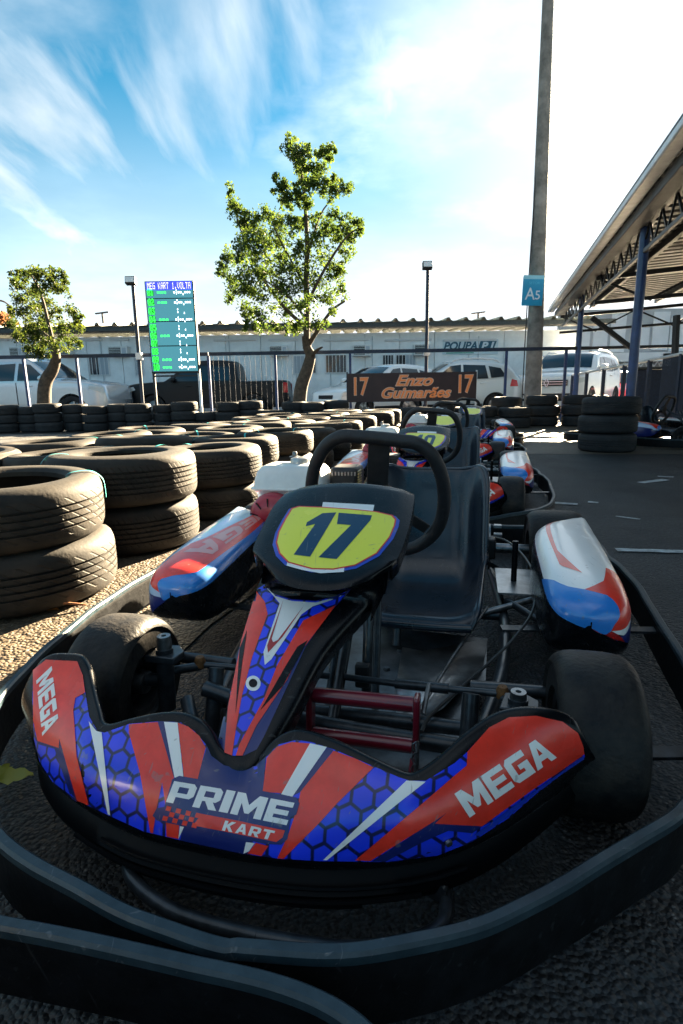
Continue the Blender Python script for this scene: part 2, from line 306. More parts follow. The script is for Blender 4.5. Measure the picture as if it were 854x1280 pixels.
# ------------------------------------------------------------------ mesh builder
class MB:
    def __init__(s): s.v = []; s.f = []; s.uv = None
    def add(s, vs, fs):
        o = len(s.v); s.v += [tuple(p) for p in vs]; s.f += [tuple(i+o for i in f) for f in fs]; return s
    def box(s, c, d, rot=None):
        hx, hy, hz = d[0]/2, d[1]/2, d[2]/2
        vs = [Vector((x*hx, y*hy, z*hz)) for x in (-1,1) for y in (-1,1) for z in (-1,1)]
        if rot is not None: vs = [rot @ v for v in vs]
        c = Vector(c); vs = [v + c for v in vs]
        return s.add(vs, [(0,1,3,2),(4,6,7,5),(0,4,5,1),(2,3,7,6),(0,2,6,4),(1,5,7,3)])
    def bar(s, a, b, w, h, up=(0,0,1)):
        a, b = Vector(a), Vector(b); d = (b-a); L = d.length; d.normalize(); u = Vector(up)
        x = d.cross(u)
        if x.length < 1e-4: x = d.cross(Vector((1,0,0)))
        x.normalize(); u = x.cross(d)
        m = Matrix((x, d, u)).transposed()
        return s.box((a+b)/2, (w, L, h), m)
    def tube(s, pts, r, n=10, cap=True, closed=False):
        pts = [Vector(p) for p in pts]; k = len(pts); rs = r if isinstance(r, (list, tuple)) else [r]*k
        o = len(s.v); prev = None
        for i, p in enumerate(pts):
            if closed: t = pts[(i+1) % k] - pts[i-1]
            else: t = pts[min(i+1, k-1)] - pts[max(i-1, 0)]
            t.normalize()
            if prev is None:
                a = t.cross(Vector((0,0,1)))
                if a.length < .05: a = t.cross(Vector((1,0,0)))
            else: a = prev - t*prev.dot(t)
            a.normalize(); prev = a; b = t.cross(a)
            for j in range(n):
                an = 2*math.pi*j/n; s.v.append(tuple(p + (a*math.cos(an) + b*math.sin(an))*rs[i]))
        for i in range(k if closed else k-1):
            i2 = (i+1) % k
            for j in range(n):
                j2 = (j+1) % n; s.f.append((o+i*n+j, o+i*n+j2, o+i2*n+j2, o+i2*n+j))
        if cap and not closed:
            s.f.append(tuple(o+j for j in range(n-1, -1, -1))); s.f.append(tuple(o+(k-1)*n+j for j in range(n)))
        return s
    def lathe(s, prof, n=48, axis='Z', c=(0,0,0), closed=True):
        o = len(s.v); k = len(prof); c = Vector(c)
        for i in range(n):
            an = 2*math.pi*i/n; ca, sa = math.cos(an), math.sin(an)
            for r, a in prof:
                p = (r*ca, r*sa, a) if axis == 'Z' else (a, r*ca, r*sa) if axis == 'X' else (r*ca, a, r*sa)
                s.v.append(tuple(Vector(p)+c))
        for i in range(n):
            i2 = (i+1) % n
            for j in range(k if closed else k-1):
                j2 = (j+1) % k; s.f.append((o+i*k+j, o+i2*k+j, o+i2*k+j2, o+i*k+j2))
        return s
    def cyl(s, a, b, r, n=16): return s.tube([a, b], r, n)
    def grid(s, rows, flip=False):
        o = len(s.v); w = len(rows[0])
        for r in rows: s.v += [tuple(p) for p in r]
        for i in range(len(rows)-1):
            for j in range(w-1):
                q = (o+i*w+j, o+i*w+j+1, o+(i+1)*w+j+1, o+(i+1)*w+j)
                s.f.append(q[::-1] if flip else q)
        return s
    def prism(s, poly, z0, z1):
        n = len(poly); vs = [(x, y, z0) for x, y in poly] + [(x, y, z1) for x, y in poly]
        return s.add(vs, [tuple(range(n-1, -1, -1)), tuple(range(n, 2*n))] + [(i, (i+1) % n, n+(i+1) % n, n+i) for i in range(n)])
    def mesh(s, name, m, smooth=40):
        me = bpy.data.meshes.new(name); me.from_pydata(s.v, [], s.f); me.materials.append(m)
        bm = bmesh.new(); bm.from_mesh(me); bmesh.ops.recalc_face_normals(bm, faces=bm.faces); bm.to_mesh(me); bm.free()
        if smooth: me.shade_smooth(); me.set_sharp_from_angle(angle=R(smooth))
        return me
    def build(s, name, m, parent=None, smooth=40, bevel=0, seg=2, subsurf=0, solid=0):
        o = bpy.data.objects.new(name, s.mesh(name, m, smooth)); col.objects.link(o); o.parent = parent
        if solid: md = o.modifiers.new('solid', 'SOLIDIFY'); md.thickness = solid; md.offset = 0
        if bevel: md = o.modifiers.new('bevel', 'BEVEL'); md.width = bevel; md.segments = seg; md.limit_method = 'ANGLE'; md.angle_limit = R(35)
        if subsurf: md = o.modifiers.new('sub', 'SUBSURF'); md.levels = md.render_levels = subsurf
        return o
def tag(o, label=None, cat=None, group=None, kind=None):
    if label: o['label'] = label
    if cat: o['category'] = cat
    if group: o['group'] = group
    if kind: o['kind'] = kind
    return o
def empty(name, loc=(0,0,0), rz=0, label=None, cat=None, group=None):
    o = bpy.data.objects.new(name, None); col.objects.link(o); o.location = loc; o.rotation_euler = (0,0,rz); o.empty_display_size = .1
    return tag(o, label, cat, group)
def copy_tree(o, parent=None, skip=()):
    c = o.copy(); col.objects.link(c); c.parent = parent
    for ch in list(o.children):
        if ch.name.split('.')[0] in skip: continue
        copy_tree(ch, c, skip)
    return c
def catmull(pts, per=8, closed=False):
    pts = [Vector(p) for p in pts]; n = len(pts); out = []
    for i in range(n if closed else n-1):
        if closed: p0, p1, p2, p3 = pts[i-1], pts[i], pts[(i+1) % n], pts[(i+2) % n]
        else: p0, p1, p2, p3 = pts[max(i-1, 0)], pts[i], pts[i+1], pts[min(i+2, n-1)]
        for k in range(per):
            t = k/per
            out.append(.5*((2*p1) + (p2-p0)*t + (2*p0-5*p1+4*p2-p3)*t*t + (3*p1-p0-3*p2+p3)*t*t*t))
    if not closed: out.append(pts[-1])
    return out
def interp(pts, x):
    if x <= pts[0][0]: return Vector(pts[0])
    for a, b in zip(pts, pts[1:]):
        if x <= b[0]: t = (x-a[0])/(b[0]-a[0] + 1e-9); return Vector(a).lerp(Vector(b), t)
    return Vector(pts[-1])
def text_mesh(name, s, size, m, parent, mw, shear=0, bold=0, align='CENTER', extrude=.002, sx=1):
    cu = bpy.data.curves.new(name, 'FONT'); cu.body = s; cu.size = size; cu.shear = shear; cu.offset = bold; cu.align_x = align; cu.align_y = 'CENTER'; cu.extrude = extrude; cu.resolution_u = 4
    t = bpy.data.objects.new('tmp', cu); col.objects.link(t); bpy.context.view_layer.update()
    me = bpy.data.meshes.new_from_object(t.evaluated_get(bpy.context.evaluated_depsgraph_get())); bpy.data.objects.remove(t); me.name = name
    me.materials.clear(); me.materials.append(m)
    me.transform(mw @ Matrix.Diagonal((sx, 1, 1, 1)))
    o = bpy.data.objects.new(name, me); col.objects.link(o); o.parent = parent; return o

# ------------------------------------------------------------------ printed vinyl laid on a curved shell
def clip_half(poly, axis, val, keep_less):
    out = []
    for i in range(len(poly)):
        a, b = poly[i], poly[(i+1) % len(poly)]
        ia = (a[axis] <= val) if keep_less else (a[axis] >= val); ib = (b[axis] <= val) if keep_less else (b[axis] >= val)
        if ia: out.append(a)
        if ia != ib:
            t = (val-a[axis])/(b[axis]-a[axis]); out.append((a[0]+(b[0]-a[0])*t, a[1]+(b[1]-a[1])*t))
    return out
def tri_area(p): return abs(sum(p[i][0]*p[(i+1) % len(p)][1]-p[(i+1) % len(p)][0]*p[i][1] for i in range(len(p)))/2)
def earclip(poly):
    from mathutils.geometry import tessellate_polygon
    return [[poly[i] for i in t] for t in tessellate_polygon([[Vector((p[0], p[1], 0)) for p in poly]])]
def decal(name, polys, bvh, m, parent, off, cell=9, uvf=None):
    """Lay flat outlines (traced on the photo) on a shell: cut them to small cells and drop every corner on the shell."""
    vs, fs, idx = [], [], {}
    def vert(p):
        k = (round(p[0]*50), round(p[1]*50))
        if k in idx: return idx[k]
        d = kray(p[0], p[1]).normalized(); h = bvh.ray_cast(KEYE, d)
        if h[0] is None: idx[k] = None; return None
        n = h[1] if h[1].dot(d) < 0 else -h[1]
        vs.append(tuple(h[0] + n*off)); idx[k] = len(vs)-1; return idx[k]
    for poly in polys:
        for tri in earclip(poly):
            x0, x1 = min(p[0] for p in tri), max(p[0] for p in tri); y0, y1 = min(p[1] for p in tri), max(p[1] for p in tri)
            for i in range(int(x0//cell), int(x1//cell)+1):
                cx = clip_half(clip_half(tri, 0, i*cell, False), 0, (i+1)*cell, True)
                if len(cx) < 3: continue
                for j in range(int(y0//cell), int(y1//cell)+1):
                    c = clip_half(clip_half(cx, 1, j*cell, False), 1, (j+1)*cell, True)
                    if len(c) < 3 or tri_area(c) < .004: continue
                    q = []
                    for p in c:
                        t = vert(p)
                        if t is None: q = None; break
                        if t not in q: q.append(t)
                    if q and len(q) >= 3: fs.append(tuple(q))
    me = bpy.data.meshes.new(name); me.from_pydata(vs, [], fs); me.materials.append(m)
    me.validate(); me.shade_smooth()
    bm = bmesh.new(); bm.from_mesh(me)
    for f in bm.faces:
        f.normal_update()
        if f.normal.dot(KEYE - f.calc_center_median()) < 0: f.normal_flip()
    bm.to_mesh(me); bm.free()
    if uvf:
        uv = me.uv_layers.new(name='UVMap')
        for lp in me.loops: uv.data[lp.index].uv = uvf(me.vertices[lp.vertex_index].co)
    o = bpy.data.objects.new(name, me); col.objects.link(o); o.parent = parent
    return o
GLYPH = {
 'M': [[(0,0),(0,1),(.27,1),(.5,.52),(.73,1),(1,1),(1,0),(.76,0),(.76,.56),(.57,.14),(.43,.14),(.24,.56),(.24,0)]],
 'E': [[(0,0),(0,1),(1,1),(1,.77),(.32,.77),(.32,.61),(.9,.61),(.9,.39),(.32,.39),(.32,.23),(1,.23),(1,0)]],
 'G': [[(.16,0),(0,.16),(0,.84),(.16,1),(1,1),(1,.75),(.31,.75),(.31,.25),(.69,.25),(.69,.38),(.5,.38),(.5,.58),(1,.58),(1,0)]],
 'A': [[(0,0),(.33,1),(.5,1),(.5,.72),(.28,0)], [(1,0),(.67,1),(.5,1),(.5,.72),(.72,0)], [(.341,.2),(.659,.2),(.592,.42),(.408,.42)]],
 'P': [[(0,0),(0,1),(.3,1),(.3,0)], [(.3,1),(.85,1),(1,.86),(1,.44),(.85,.3),(.3,.3),(.3,.5),(.7,.5),(.7,.78),(.3,.78)]],
 'R': [[(0,0),(0,1),(.3,1),(.3,0)], [(.3,1),(.85,1),(1,.86),(1,.48),(.85,.34),(.3,.34),(.3,.53),(.7,.53),(.7,.79),(.3,.79)], [(.42,.34),(.74,.34),(1,0),(.66,0)]],
 'I': [[(0,0),(0,1),(1,1),(1,0)]],
 'K': [[(0,0),(0,1),(.3,1),(.3,0)], [(.3,.62),(.62,1),(1,1),(.56,.53),(1,0),(.64,0),(.3,.42)]],
 'T': [[(0,1),(1,1),(1,.76),(.66,.76),(.66,0),(.34,0),(.34,.76),(0,.76)]],
 '1': [[(.32,0),(.32,.70),(.0,.62),(.0,.80),(.42,1),(.78,1),(.78,0)]],
 '7': [[(0,1),(1,1),(1,.80),(.62,0),(.20,0),(.60,.75),(0,.75)]],
 '0': [[(.5,1),(.2,1),(0,.82),(0,.18),(.2,0),(.5,0),(.5,.24),(.33,.24),(.33,.76),(.5,.76)], [(.5,1),(.8,1),(1,.82),(1,.18),(.8,0),(.5,0),(.5,.24),(.67,.24),(.67,.76),(.5,.76)]],
}
def letters(word, quad, widths=None, gap=.10):
    """quad = bottom left, bottom right, top right, top left of the word on the photo."""
    bl, br, tr, tl = [Vector(p) for p in quad]; widths = widths or {}
    ws = [widths.get(ch, .42 if ch == 'I' else 1.25 if ch == 'M' else 1.0) for ch in word]; tot = sum(ws) + gap*(len(word)-1)
    out = []; x = 0
    for ch, w in zip(word, ws):
        for poly in GLYPH[ch]:
            q = []
            for a, b in poly:
                u = (x + a*w)/tot
                p = (bl.lerp(br, u)).lerp(tl.lerp(tr, u), b); q.append((p.x, p.y))
            out.append(q)
        x += w + gap
    return out
def grow(poly, d):
    cx = sum(p[0] for p in poly)/len(poly); cy = sum(p[1] for p in poly)/len(poly)
    return [(p[0]+(p[0]-cx)*d, p[1]+(p[1]-cy)*d) for p in poly]

# ================================================================== the large setting
def sheet(name, pts, z, m, kind='structure'):
    mb = MB(); mb.add([(x, y, z if not callable(z) else z(x, y)) for x, y in pts], [tuple(range(len(pts)))])
    o = mb.build(name, m, smooth=0); tag(o, kind=kind); return o
LOT = -.02
def gz(y): return 0 if y < 12.4 else LOT if y > 14.2 else LOT*(y-12.4)/1.8
mb = MB()
ys = [-400, -40, 0, 6, 12.4, 12.85, 13.3, 13.75, 14.2, 40, 900]
mb.grid([[(x, y, gz(y)) for x in (-900, -60, -12, 0, 12, 60, 900)] for y in ys])
tag(mb.build('ground', M_asphalt, smooth=0), kind='structure')
rr = random.Random(3)
def ragged(pts, amp, n=10):
    out = []
    for i in range(len(pts)):
        a, b = Vector(pts[i]), Vector(pts[(i+1) % len(pts)])
        for k in range(n):
            p = a.lerp(b, k/n); out.append((p.x+rr.uniform(-amp, amp), p.y+rr.uniform(-amp, amp)))
    return out
sheet('sunlit_ground', ragged([(-2.9,.75),(-1.0,.95),(-.50,1.2),(-.15,2.4),(.35,4.6),(1.1,9.2),(-2.2,9.6),(-2.9,4.0)], .03), .004, M_sunlit_gravel)  # sunlit ground beside the kart, its brightness painted in as a paler sheet
sheet('track_road', ragged([(-16,5.2),(-2.75,5.4),(-2.1,10.4),(-16,11.0)], .02), .005, M_track)
sheet('sunlit_pavement', ragged([(1.45,6.15),(6.2,5.2),(9,12.2),(1.2,12.2)], .03), .004, M_sunlit_floor)  # pool of sun beyond the canopy shade, painted as a paler sheet

M_paint = mat('worn_white_paint', (.42,.45,.46), .7, var=.35, vscale=30, bump=.3, bscale=120)
def mark(a, b, w, seed, gaps=.0):
    q = random.Random(seed); a, b = Vector(a), Vector(b); d = (b-a); n = max(4, int(d.length/.05)); t = Vector((-d.y, d.x)).normalized()
    mbk = MB(); i = 0
    while i < n:
        k = min(n, i+q.randint(2, 9))
        if q.random() >= gaps:
            L, Rr = [], []
            for j in range(i, k+1):
                p = a.lerp(b, j/n); L.append(p+t*(w/2*q.uniform(.7, 1.05))); Rr.append(p-t*(w/2*q.uniform(.7, 1.05)))
            pts = L+Rr[::-1]; mbk.add([(p.x, p.y, .0045) for p in pts], [tuple(range(len(pts)))])
        i = k
    o = mbk.build('painted_line', M_paint, smooth=0); return o
g = lambda x, y: on_z(x, y).xy
for i, (a, b, w, gp) in enumerate([(g(770,688), g(900,692), .05, .0), (g(690,629), g(722,631), .06, .15), (g(735,628), g(748,629), .05, .1), (g(770,646), g(800,650), .03, .4), (g(800,604), g(832,600), .07, .35), (g(822,596), g(842,597), .05, .3)]):
    tag(mark(a, b, w, 20+i, gp), kind='structure')

# ================================================================== kart
def lerp(a, b, t): return a+(b-a)*t
def hexuv(co): return (co.x + 5, co.z*.82 + co.y*.62 + 5)

def make_kart():
    root = empty('racing_kart')
    # ---- bumper band all round
    half = [(0,-.452),(.13,-.43),(.25,-.373),(.34,-.305),(.45,-.212),(.53,-.135),(.62,.03),(.675,.25),(.69,.42),(.705,.62),(.72,.80),(.715,.98),(.700,1.13),(.708,1.27),(.685,1.40),(.60,1.50),(.42,1.525),(.2,1.53),(0,1.532)]
    left = [(-.12,-.445),(-.235,-.42),(-.367,-.378),(-.49,-.29),(-.59,-.18),(-.655,-.075),(-.71,.08),(-.75,.277),(-.775,.48),(-.785,.68),(-.78,.85),(-.75,1.0),(-.715,1.14),(-.715,1.27),(-.69,1.40),(-.60,1.50),(-.42,1.525),(-.2,1.53)][::-1]
    path = catmull([(x, y, 0) for x, y in half + left], 14, True)
    rows = []
    sec = [(-.006,.022),(-.007,.095),(-.0065,.108),(-.002,.114),(.003,.114),(.0065,.108),(.006,.022)]
    n = len(path); mbr = MB(); rows = []
    for i, p in enumerate(path):
        t = (path[(i+1) % n]-path[i-1]).normalized(); nn = Vector((t.y, -t.x, 0))
        wob = .0022*math.sin(i*.13)+.0010*math.sin(i*.41)
        rows.append([p + nn*a + Vector((0,0,z + (wob if z > .05 else 0))) for a, z in sec])
    rows.append(rows[0]); mbr.grid(rows)
    bandp = mbr.build('bumper_band', M_ring, root)
    lit_top = []
    for i, p in enumerate(path):
        t = (path[(i+1) % n]-path[i-1]).normalized(); nn = Vector((t.y, -t.x, 0)); wob = .0022*math.sin(i*.13)+.0010*math.sin(i*.41)
        lit_top.append([p + nn*a + Vector((0,0,z+wob)) for a, z in ((-.0085,.106),(-.0085,.116),(-.005,.1195),(.005,.1195),(.0085,.116),(.0085,.106))])
    lit_top.append(lit_top[0]); MB().grid(lit_top).build('skylit_edge', M_skylit, bandp)  # added strip: sky light on the band's upper edge, painted in
    for sx in (-1, 1):
        for (x0, y0, x1, y1) in ((.50,.02,.64,.05), (.33,.50,.70,.56), (.52,1.22,.69,1.28)):
            MB().box(((x0+x1)/2*sx, (y0+y1)/2, .085), (abs(x1-x0)+.03, .03, .006), Matrix.Rotation(sx*math.atan2(y1-y0, x1-x0), 3, 'Z')).build('bumper_bracket', M_tube, root)
    # ---- chassis tubes
    def tube(name, pts, r, m=M_tube, per=0, par=root, n=12):
        return MB().tube(catmull(pts, per) if per else pts, r, n).build(name, m, par)
    for sx in (-1, 1):
        tube('chassis_rail', [(.20*sx,-.30,.07),(.235*sx,-.16,.07),(.25*sx,0,.07),(.31*sx,.30,.07),(.33*sx,.60,.07),(.31*sx,1.0,.07),(.28*sx,1.38,.07)], .014, per=6)
        tube('king_post', [(.235*sx,-.034,.05),(.24*sx,.02,.165)], .015)
        tube('front_cross_tube', [(.24*sx,.095,.135),(.39*sx,.105,.135)], .012)
        tube('brace_tube', [(.17*sx,-.18,.07),(.28*sx,-.03,.12)], .013)
        tube('front_bumper_tube', [(.20*sx,-.24,.06),(.21*sx,-.335,.062),(.12*sx,-.385,.062),(0,-.395,.062)], .009, M_tube, per=6)
    tube('cross_tube', [(-.25,-.015,.14),(-.05,-.02,.10),(.25,.0,.07)], .015, per=4)
    tube('cross_tube', [(-.25,.06,.07),(.25,.06,.07)], .014)
    tube('cross_tube', [(-.33,.62,.07),(.33,.62,.07)], .014)
    tube('cross_tube', [(.24,.11,.128),(.37,.115,.128)], .013)
    tube('seat_stay', [(.27,.60,.08),(.44,.66,.12)], .009, M_steel)
    tube('cross_tube', [(.34,.66,.10),(.45,.47,.10)], .010, M_tube)
    # ---- floor tray with bolts and the bent heel guard
    fl = MB().prism([(-.235,-.17),(.12,-.17),(.20,-.05),(.275,.28),(.285,.52),(-.285,.56),(-.29,.28)], .040, .045).build('floor_tray', M_tray, root, smooth=0)
    for (x, y) in ((-.06,.06),(.05,.30),(.07,.40),(-.15,.36),(.19,.36),(.0,.16),(.16,.16),(-.2,.1)):
        MB().lathe([(.001,.052),(.007,.052),(.009,.046),(.009,.044),(.001,.044)], 10, c=(x,y,0)).build('bolt', M_steel, fl)
    tr = MB().grid([[(.075,.40,.056),(.125,.40,.050),(.285,.50,.052)],[(.085,.20,.060),(.14,.20,.058),(.27,.34,.056)],[(.105,.05,.075),(.145,.05,.075),(.19,.12,.072)]])
    tr.build('heel_plate', M_plate, root, solid=.003)
    # ---- engine-side and brake-side plates
    MB().prism([(.315,.66),(.435,.66),(.435,.89),(.315,.89)], .118, .123).build('brake_side_plate', M_plate, root, smooth=0)
    tube('plate_post', [(.365,.77,.123),(.365,.775,.245)], .0085, M_black)
    # ---- wheels
    def wheel(x, y, Rr, W, rim):
        s = 1 if x > 0 else -1
        w = MB().lathe([(.02,-.01),(.05,-.012),(.054,-W*.36),(rim,-W*.40),(rim+.006,-W*.43),(rim+.002,-W*.44),(rim-.006,-W*.36),(rim-.008,W*.36),(rim+.002,W*.44),(rim+.006,W*.43),(rim,W*.40),(.054,W*.36),(.05,.012),(.02,.01)], 32, 'X').build('wheel', M_darkmetal, root)
        w.location = (x, y, Rr)
        pr = []
        for k in range(25):
            a = math.pi*k/24; ca, sa = -math.cos(a), math.sin(a)
            e = .42
            pr.append((rim + (Rr-rim)*(abs(sa)**e), W/2*(abs(ca)**.55)*(1 if ca > 0 else -1)*(1.0 if sa > .35 else .90)))
        pr += [(rim-.004, W*.40), (rim-.004, -W*.40)]
        MB().lathe(pr, 56, 'X').build('tyre', M_slick, w)
        hb = MB().lathe([(.001,-s*.05),(.022,-s*.05),(.026,-s*.02),(.026,s*.02),(.02,s*.03),(.001,s*.03)], 20, 'X').build('hub', M_steel, w)
        return w
    wheel(.432, 0, .130, .130, .068); wheel(-.432, 0, .130, .130, .068)
    wheel(.515, 1.067, .140, .190, .068); wheel(-.515, 1.067, .140, .190, .068)
    tube('rear_axle', [(-.50,1.067,.14),(.50,1.067,.14)], .0175, M_steel, n=16)
    MB().lathe([(.03,-.003),(.085,-.003),(.085,.003),(.03,.003)], 32, 'X', (.30,1.067,.14)).build('brake_disc', M_steel, root)
    MB().box((.30,1.00,.16),(.04,.06,.07)).build('brake_caliper', M_darkmetal, root, bevel=.006)
    for i in range(2): MB().box((.335+.0*i,1.16+.05*i,.165+.02*i),(.03,.025,.012)).build('axle_bracket', M_plate, root, bevel=.002)
    # ---- front spindles, stub axles, tie rod
    for s in (-1, 1):
        xs_ = .345 if s < 0 else .318; dz_ = 0 if s < 0 else -.030
        sp = MB().cyl((xs_*s,.005,.075),(xs_*s,.012,.20+dz_), .017, 16).build('spindle', M_tube, root)
        MB().prism([(-.032,-.022),(.032,-.022),(.036,.012),(.014,.034),(-.02,.03)], -.004, .010).build('spindle_cap', M_tube, sp, bevel=.002).location = (xs_*s,.012,.182+dz_)
        MB().lathe([(.005,.226),(.013,.226),(.0145,.212),(.0145,.20),(.004,.20),(.004,.222)], 16, c=(xs_*s,.013,dz_-(0 if s < 0 else .014))).build('spindle_bolt', M_steel, sp)
        tube('stub_axle', [(xs_*s,.008,.135),(.44*s,0,.13)], .0125, M_tube)
        tube('spindle_arm', [(xs_*s,.012,.15),(.295*s,.055,.145)], .009, M_tube)
        MB().lathe([(.001,.165),(.008,.165),(.011,.158),(.012,.146),(.008,.140),(.001,.140)], 14, c=(.295*s,.056,0)).build('rod_end', M_rust, root)
        tube('steering_stay', [(.05*s,.14,.05),(.03*s,.34,.40)], .008)
    tube('tie_rod', [(-.295,.056,.148),(-.10,.075,.140),(-.03,.080,.138)], .0065, M_tube)
    tube('tie_rod', [(.295,.056,.150),(.12,.072,.140),(.0,.082,.138)], .0065, M_tube)
    tube('tie_rod_sleeve', [(.20,.064,.145),(.10,.074,.1395)], .0095, M_tube)
    # ---- burgundy pedal frame
    pb = MB().tube([(-.012,-.095,.200),(.150,-.092,.200)], .0125, 14).build('pedal_frame', M_bur, root)
    MB().tube([(-.012,-.105,.135),(.150,-.105,.135)], .0115, 14).build('pedal_bar', M_bur, pb)
    for x in (-.018, .156): MB().bar((x,-.100,.118),(x,-.092,.216), .010, .030, (0,1,0)).build('pedal_side', M_bur, pb, bevel=.004)
    hk = MB().tube(catmull([(.152,-.115,.12),(.150,-.150,.080),(.158,-.165,.060),(.148,-.170,.055),(.142,-.155,.075)], 5), .004, 8).build('pedal_hook', M_bur, root)
    for i, (a, b) in enumerate((((.158,-.10,.16),(.160,-.155,.07)), ((.166,-.10,.19),(.172,-.06,.22)))): tube('pedal_link', [a, b], .004, M_steel, n=8)
    tube('return_spring', [(.156+.004*math.cos(k*1.2), -.115-.0016*k, .15-.0026*k+.004*math.sin(k*1.2)) for k in range(26)], .0012, M_steel, n=6)
    tube('pedal_cable', [(.165,-.15,.10),(.23,-.06,.075)], .002, M_cable, n=6)
    # ---- steering column and wheel
    tube('steering_column', [(-.01,.02,.08),(-.01,.16,.20),(-.01,.49,.415)], .0115, M_tube, n=14)
    tube('column_stay', [(.035,.115,.06),(.03,.20,.30),(.02,.30,.37)], .0105, M_tube, per=5)
    MB().box((.03,.11,.13),(.03,.018,.05)).build('column_clamp', M_darkmetal, root, bevel=.004)
    C = Vector((-.011,.530,.412)); up = Vector((0,-.35,.937)).normalized(); rt = Vector((1,0,0)); nr = rt.cross(up)
    q = Matrix.Rotation(R(-6), 3, nr); up = q @ up; rt = q @ rt
    shape = [(-.095,.166),(-.05,.170),(0,.171),(.05,.170),(.095,.166),(.135,.135),(.164,.075),(.176,0),(.168,-.07),(.135,-.125),(.085,-.158),(0,-.168),(-.085,-.158),(-.135,-.125),(-.168,-.07),(-.176,0),(-.164,.075),(-.135,.135)]
    sw = MB().tube(catmull([C+rt*a+up*b for a, b in shape], 6, True), .0172, 14, closed=True).build('steering_wheel', M_grip, root)
    hub = MB().cyl(C-nr*.018, C+nr*.012, .045, 24); hub.build('steering_hub', M_darkmetal, sw)
    for an in (90, 210, 330):
        dd = rt*math.cos(R(an))+up*math.sin(R(an)); pr = dd.cross(nr)
        MB().bar(C+dd*.03-nr*.004, C+dd*.162, .055 if an == 90 else .030, .006, nr).build('steering_spoke', M_darkmetal, sw, bevel=.002)
    # ---- seat shell
    prof = [(.405,.118),(.43,.132),(.50,.122),(.60,.105),(.70,.098),(.77,.115),(.825,.165),(.86,.25),(.885,.33),(.905,.40),(.918,.440),(.925,.452)]
    prof = [Vector((0, p[0], p[1]-(.014 if p[1] > .3 else 0))) for p in prof]; prof = catmull(prof, 3)
    rows = []
    m_ = len(prof)-1
    for i, p in enumerate(prof):
        t = i/m_; w = lerp(.150,.182, min(1, t*2.2)) if t < .8 else lerp(.182,.150, ((t-.8)/.2)**2)
        w *= 1 if t > .06 else .93+t
        tn = (prof[min(i+1, m_)]-prof[max(i-1, 0)]).normalized(); nn = Vector((0,-tn.z,tn.y))
        lift = .085*math.sin(min(1, max(0, (t-.02)/.5))*math.pi/2)*(1 if t < .75 else max(0, 1-(t-.75)/.3))
        row = []
        for k in range(-9, 10):
            u = k/9; e = max(0, (abs(u)-.45)/.55)
            row.append(Vector((.112 + w*(u if abs(u) < .72 else math.copysign(.72+(abs(u)-.72)*.75, u)),0,0)) + Vector((0,p.y,p.z)) + nn*(lift*e*e*1.15 - .006*(1-u*u)))
        rows.append(row)
    st = MB().grid(rows).build('seat', M_seat, root, smooth=80, solid=.008)
    rim = [r[-1] for r in rows]; rimL = [r[0] for r in rows]
    MB().tube(catmull(rimL[::3] + [rows[-1][k] for k in range(2, 18, 3)] + rim[::-3], 4), .0065, 10).build('seat_rim', M_seat, st)
    MB().tube(catmull([rows[0][k] for k in range(0, 19, 3)], 4), .011, 10).build('seat_lip', M_seat, st)
    MB().tube([(.06,.43,.126),(.06,.40,.06)], .010, 10).build('seat_mount', M_tube, st)
    MB().tube([(.27,.86,.16),(.33,.95,.10)], .008, 10).build('seat_mount', M_tube, st)
    # ---- engine: tank, recoil housing, muffler, filter
    eng = MB().box((-.34,.98,.17),(.20,.22,.17)).build('engine', M_darkmetal, root, bevel=.02)
    def tank():
        rows = []
        X0, X1, Y0, Y1 = -.490, -.238, .835, 1.02
        for (z, k) in ((.322,.022),(.326,.014),(.340,.010),(.352,.008),(.366,-.002),(.369,-.008),(.373,-.008),(.376,0),(.40,.004),(.425,.012),(.440,.024),(.447,.040),(.449,.06)):
            ring = []
            for j in range(32):
                a = 2*math.pi*j/32; ex = .32
                cx, sx_ = math.copysign(abs(math.cos(a))**ex, math.cos(a)), math.copysign(abs(math.sin(a))**ex, math.sin(a))
                ring.append(((X0+X1)/2+cx*((X1-X0)/2-k), (Y0+Y1)/2+sx_*((Y1-Y0)/2-k), z))
            rows.append(ring+[ring[0]])
        mbk = MB().grid(rows); o_ = len(mbk.v)
        mbk.f.append(tuple(range(12*33, 12*33+32))); mbk.f.append(tuple(range(32)))
        return mbk.build('fuel_tank', M_tank, eng, smooth=50)
    tank()
    MB().lathe([(.001,.468),(.020,.468),(.030,.464),(.032,.455),(.032,.445),(.001,.445)], 28, c=(-.345,.935,0)).build('fuel_cap', M_plate, eng)
    MB().lathe([(.001,.484),(.006,.484),(.009,.478),(.009,.470),(.020,.466),(.001,.466)], 12, c=(-.372,.968,0)).build('cap_nut', M_steel, eng)
    rk = kz(336,648,.285)
    rc = MB().lathe([(.001,-.03),(.03,-.032),(.06,-.026),(.074,-.010),(.078,.012),(.076,.05),(.001,.05)], 40, 'Y', (rk.x,rk.y+.03,.285)).build('recoil_cover', M_recoil, eng)
    for k in range(9):
        a = R(-60+k*38); MB().box((rk.x+.052*math.cos(a),rk.y+.001,.285+.052*math.sin(a)),(.004,.006,.026), Matrix.Rotation(-a+math.pi/2, 3, 'Y')).build('recoil_slot', M_black, eng)
    MB().cyl((-.275,.86,.29),(-.275,.86,.325), .006, 10).build('tank_bolt', M_steel, eng)
    mf = MB().box((-.185,.965,.395),(.10,.12,.085)).build('muffler_guard', M_darkmetal, eng, bevel=.016)
    for k in range(7): MB().box((-.133,.925+.0*k,.372+.009*k),(.004,.05,.004)).build('muffler_slot', M_gold, eng)
    for k in range(8): MB().box((-.222+.011*k,.903,.418),(.005,.004,.012)).build('vent_slot', M_plate, eng)
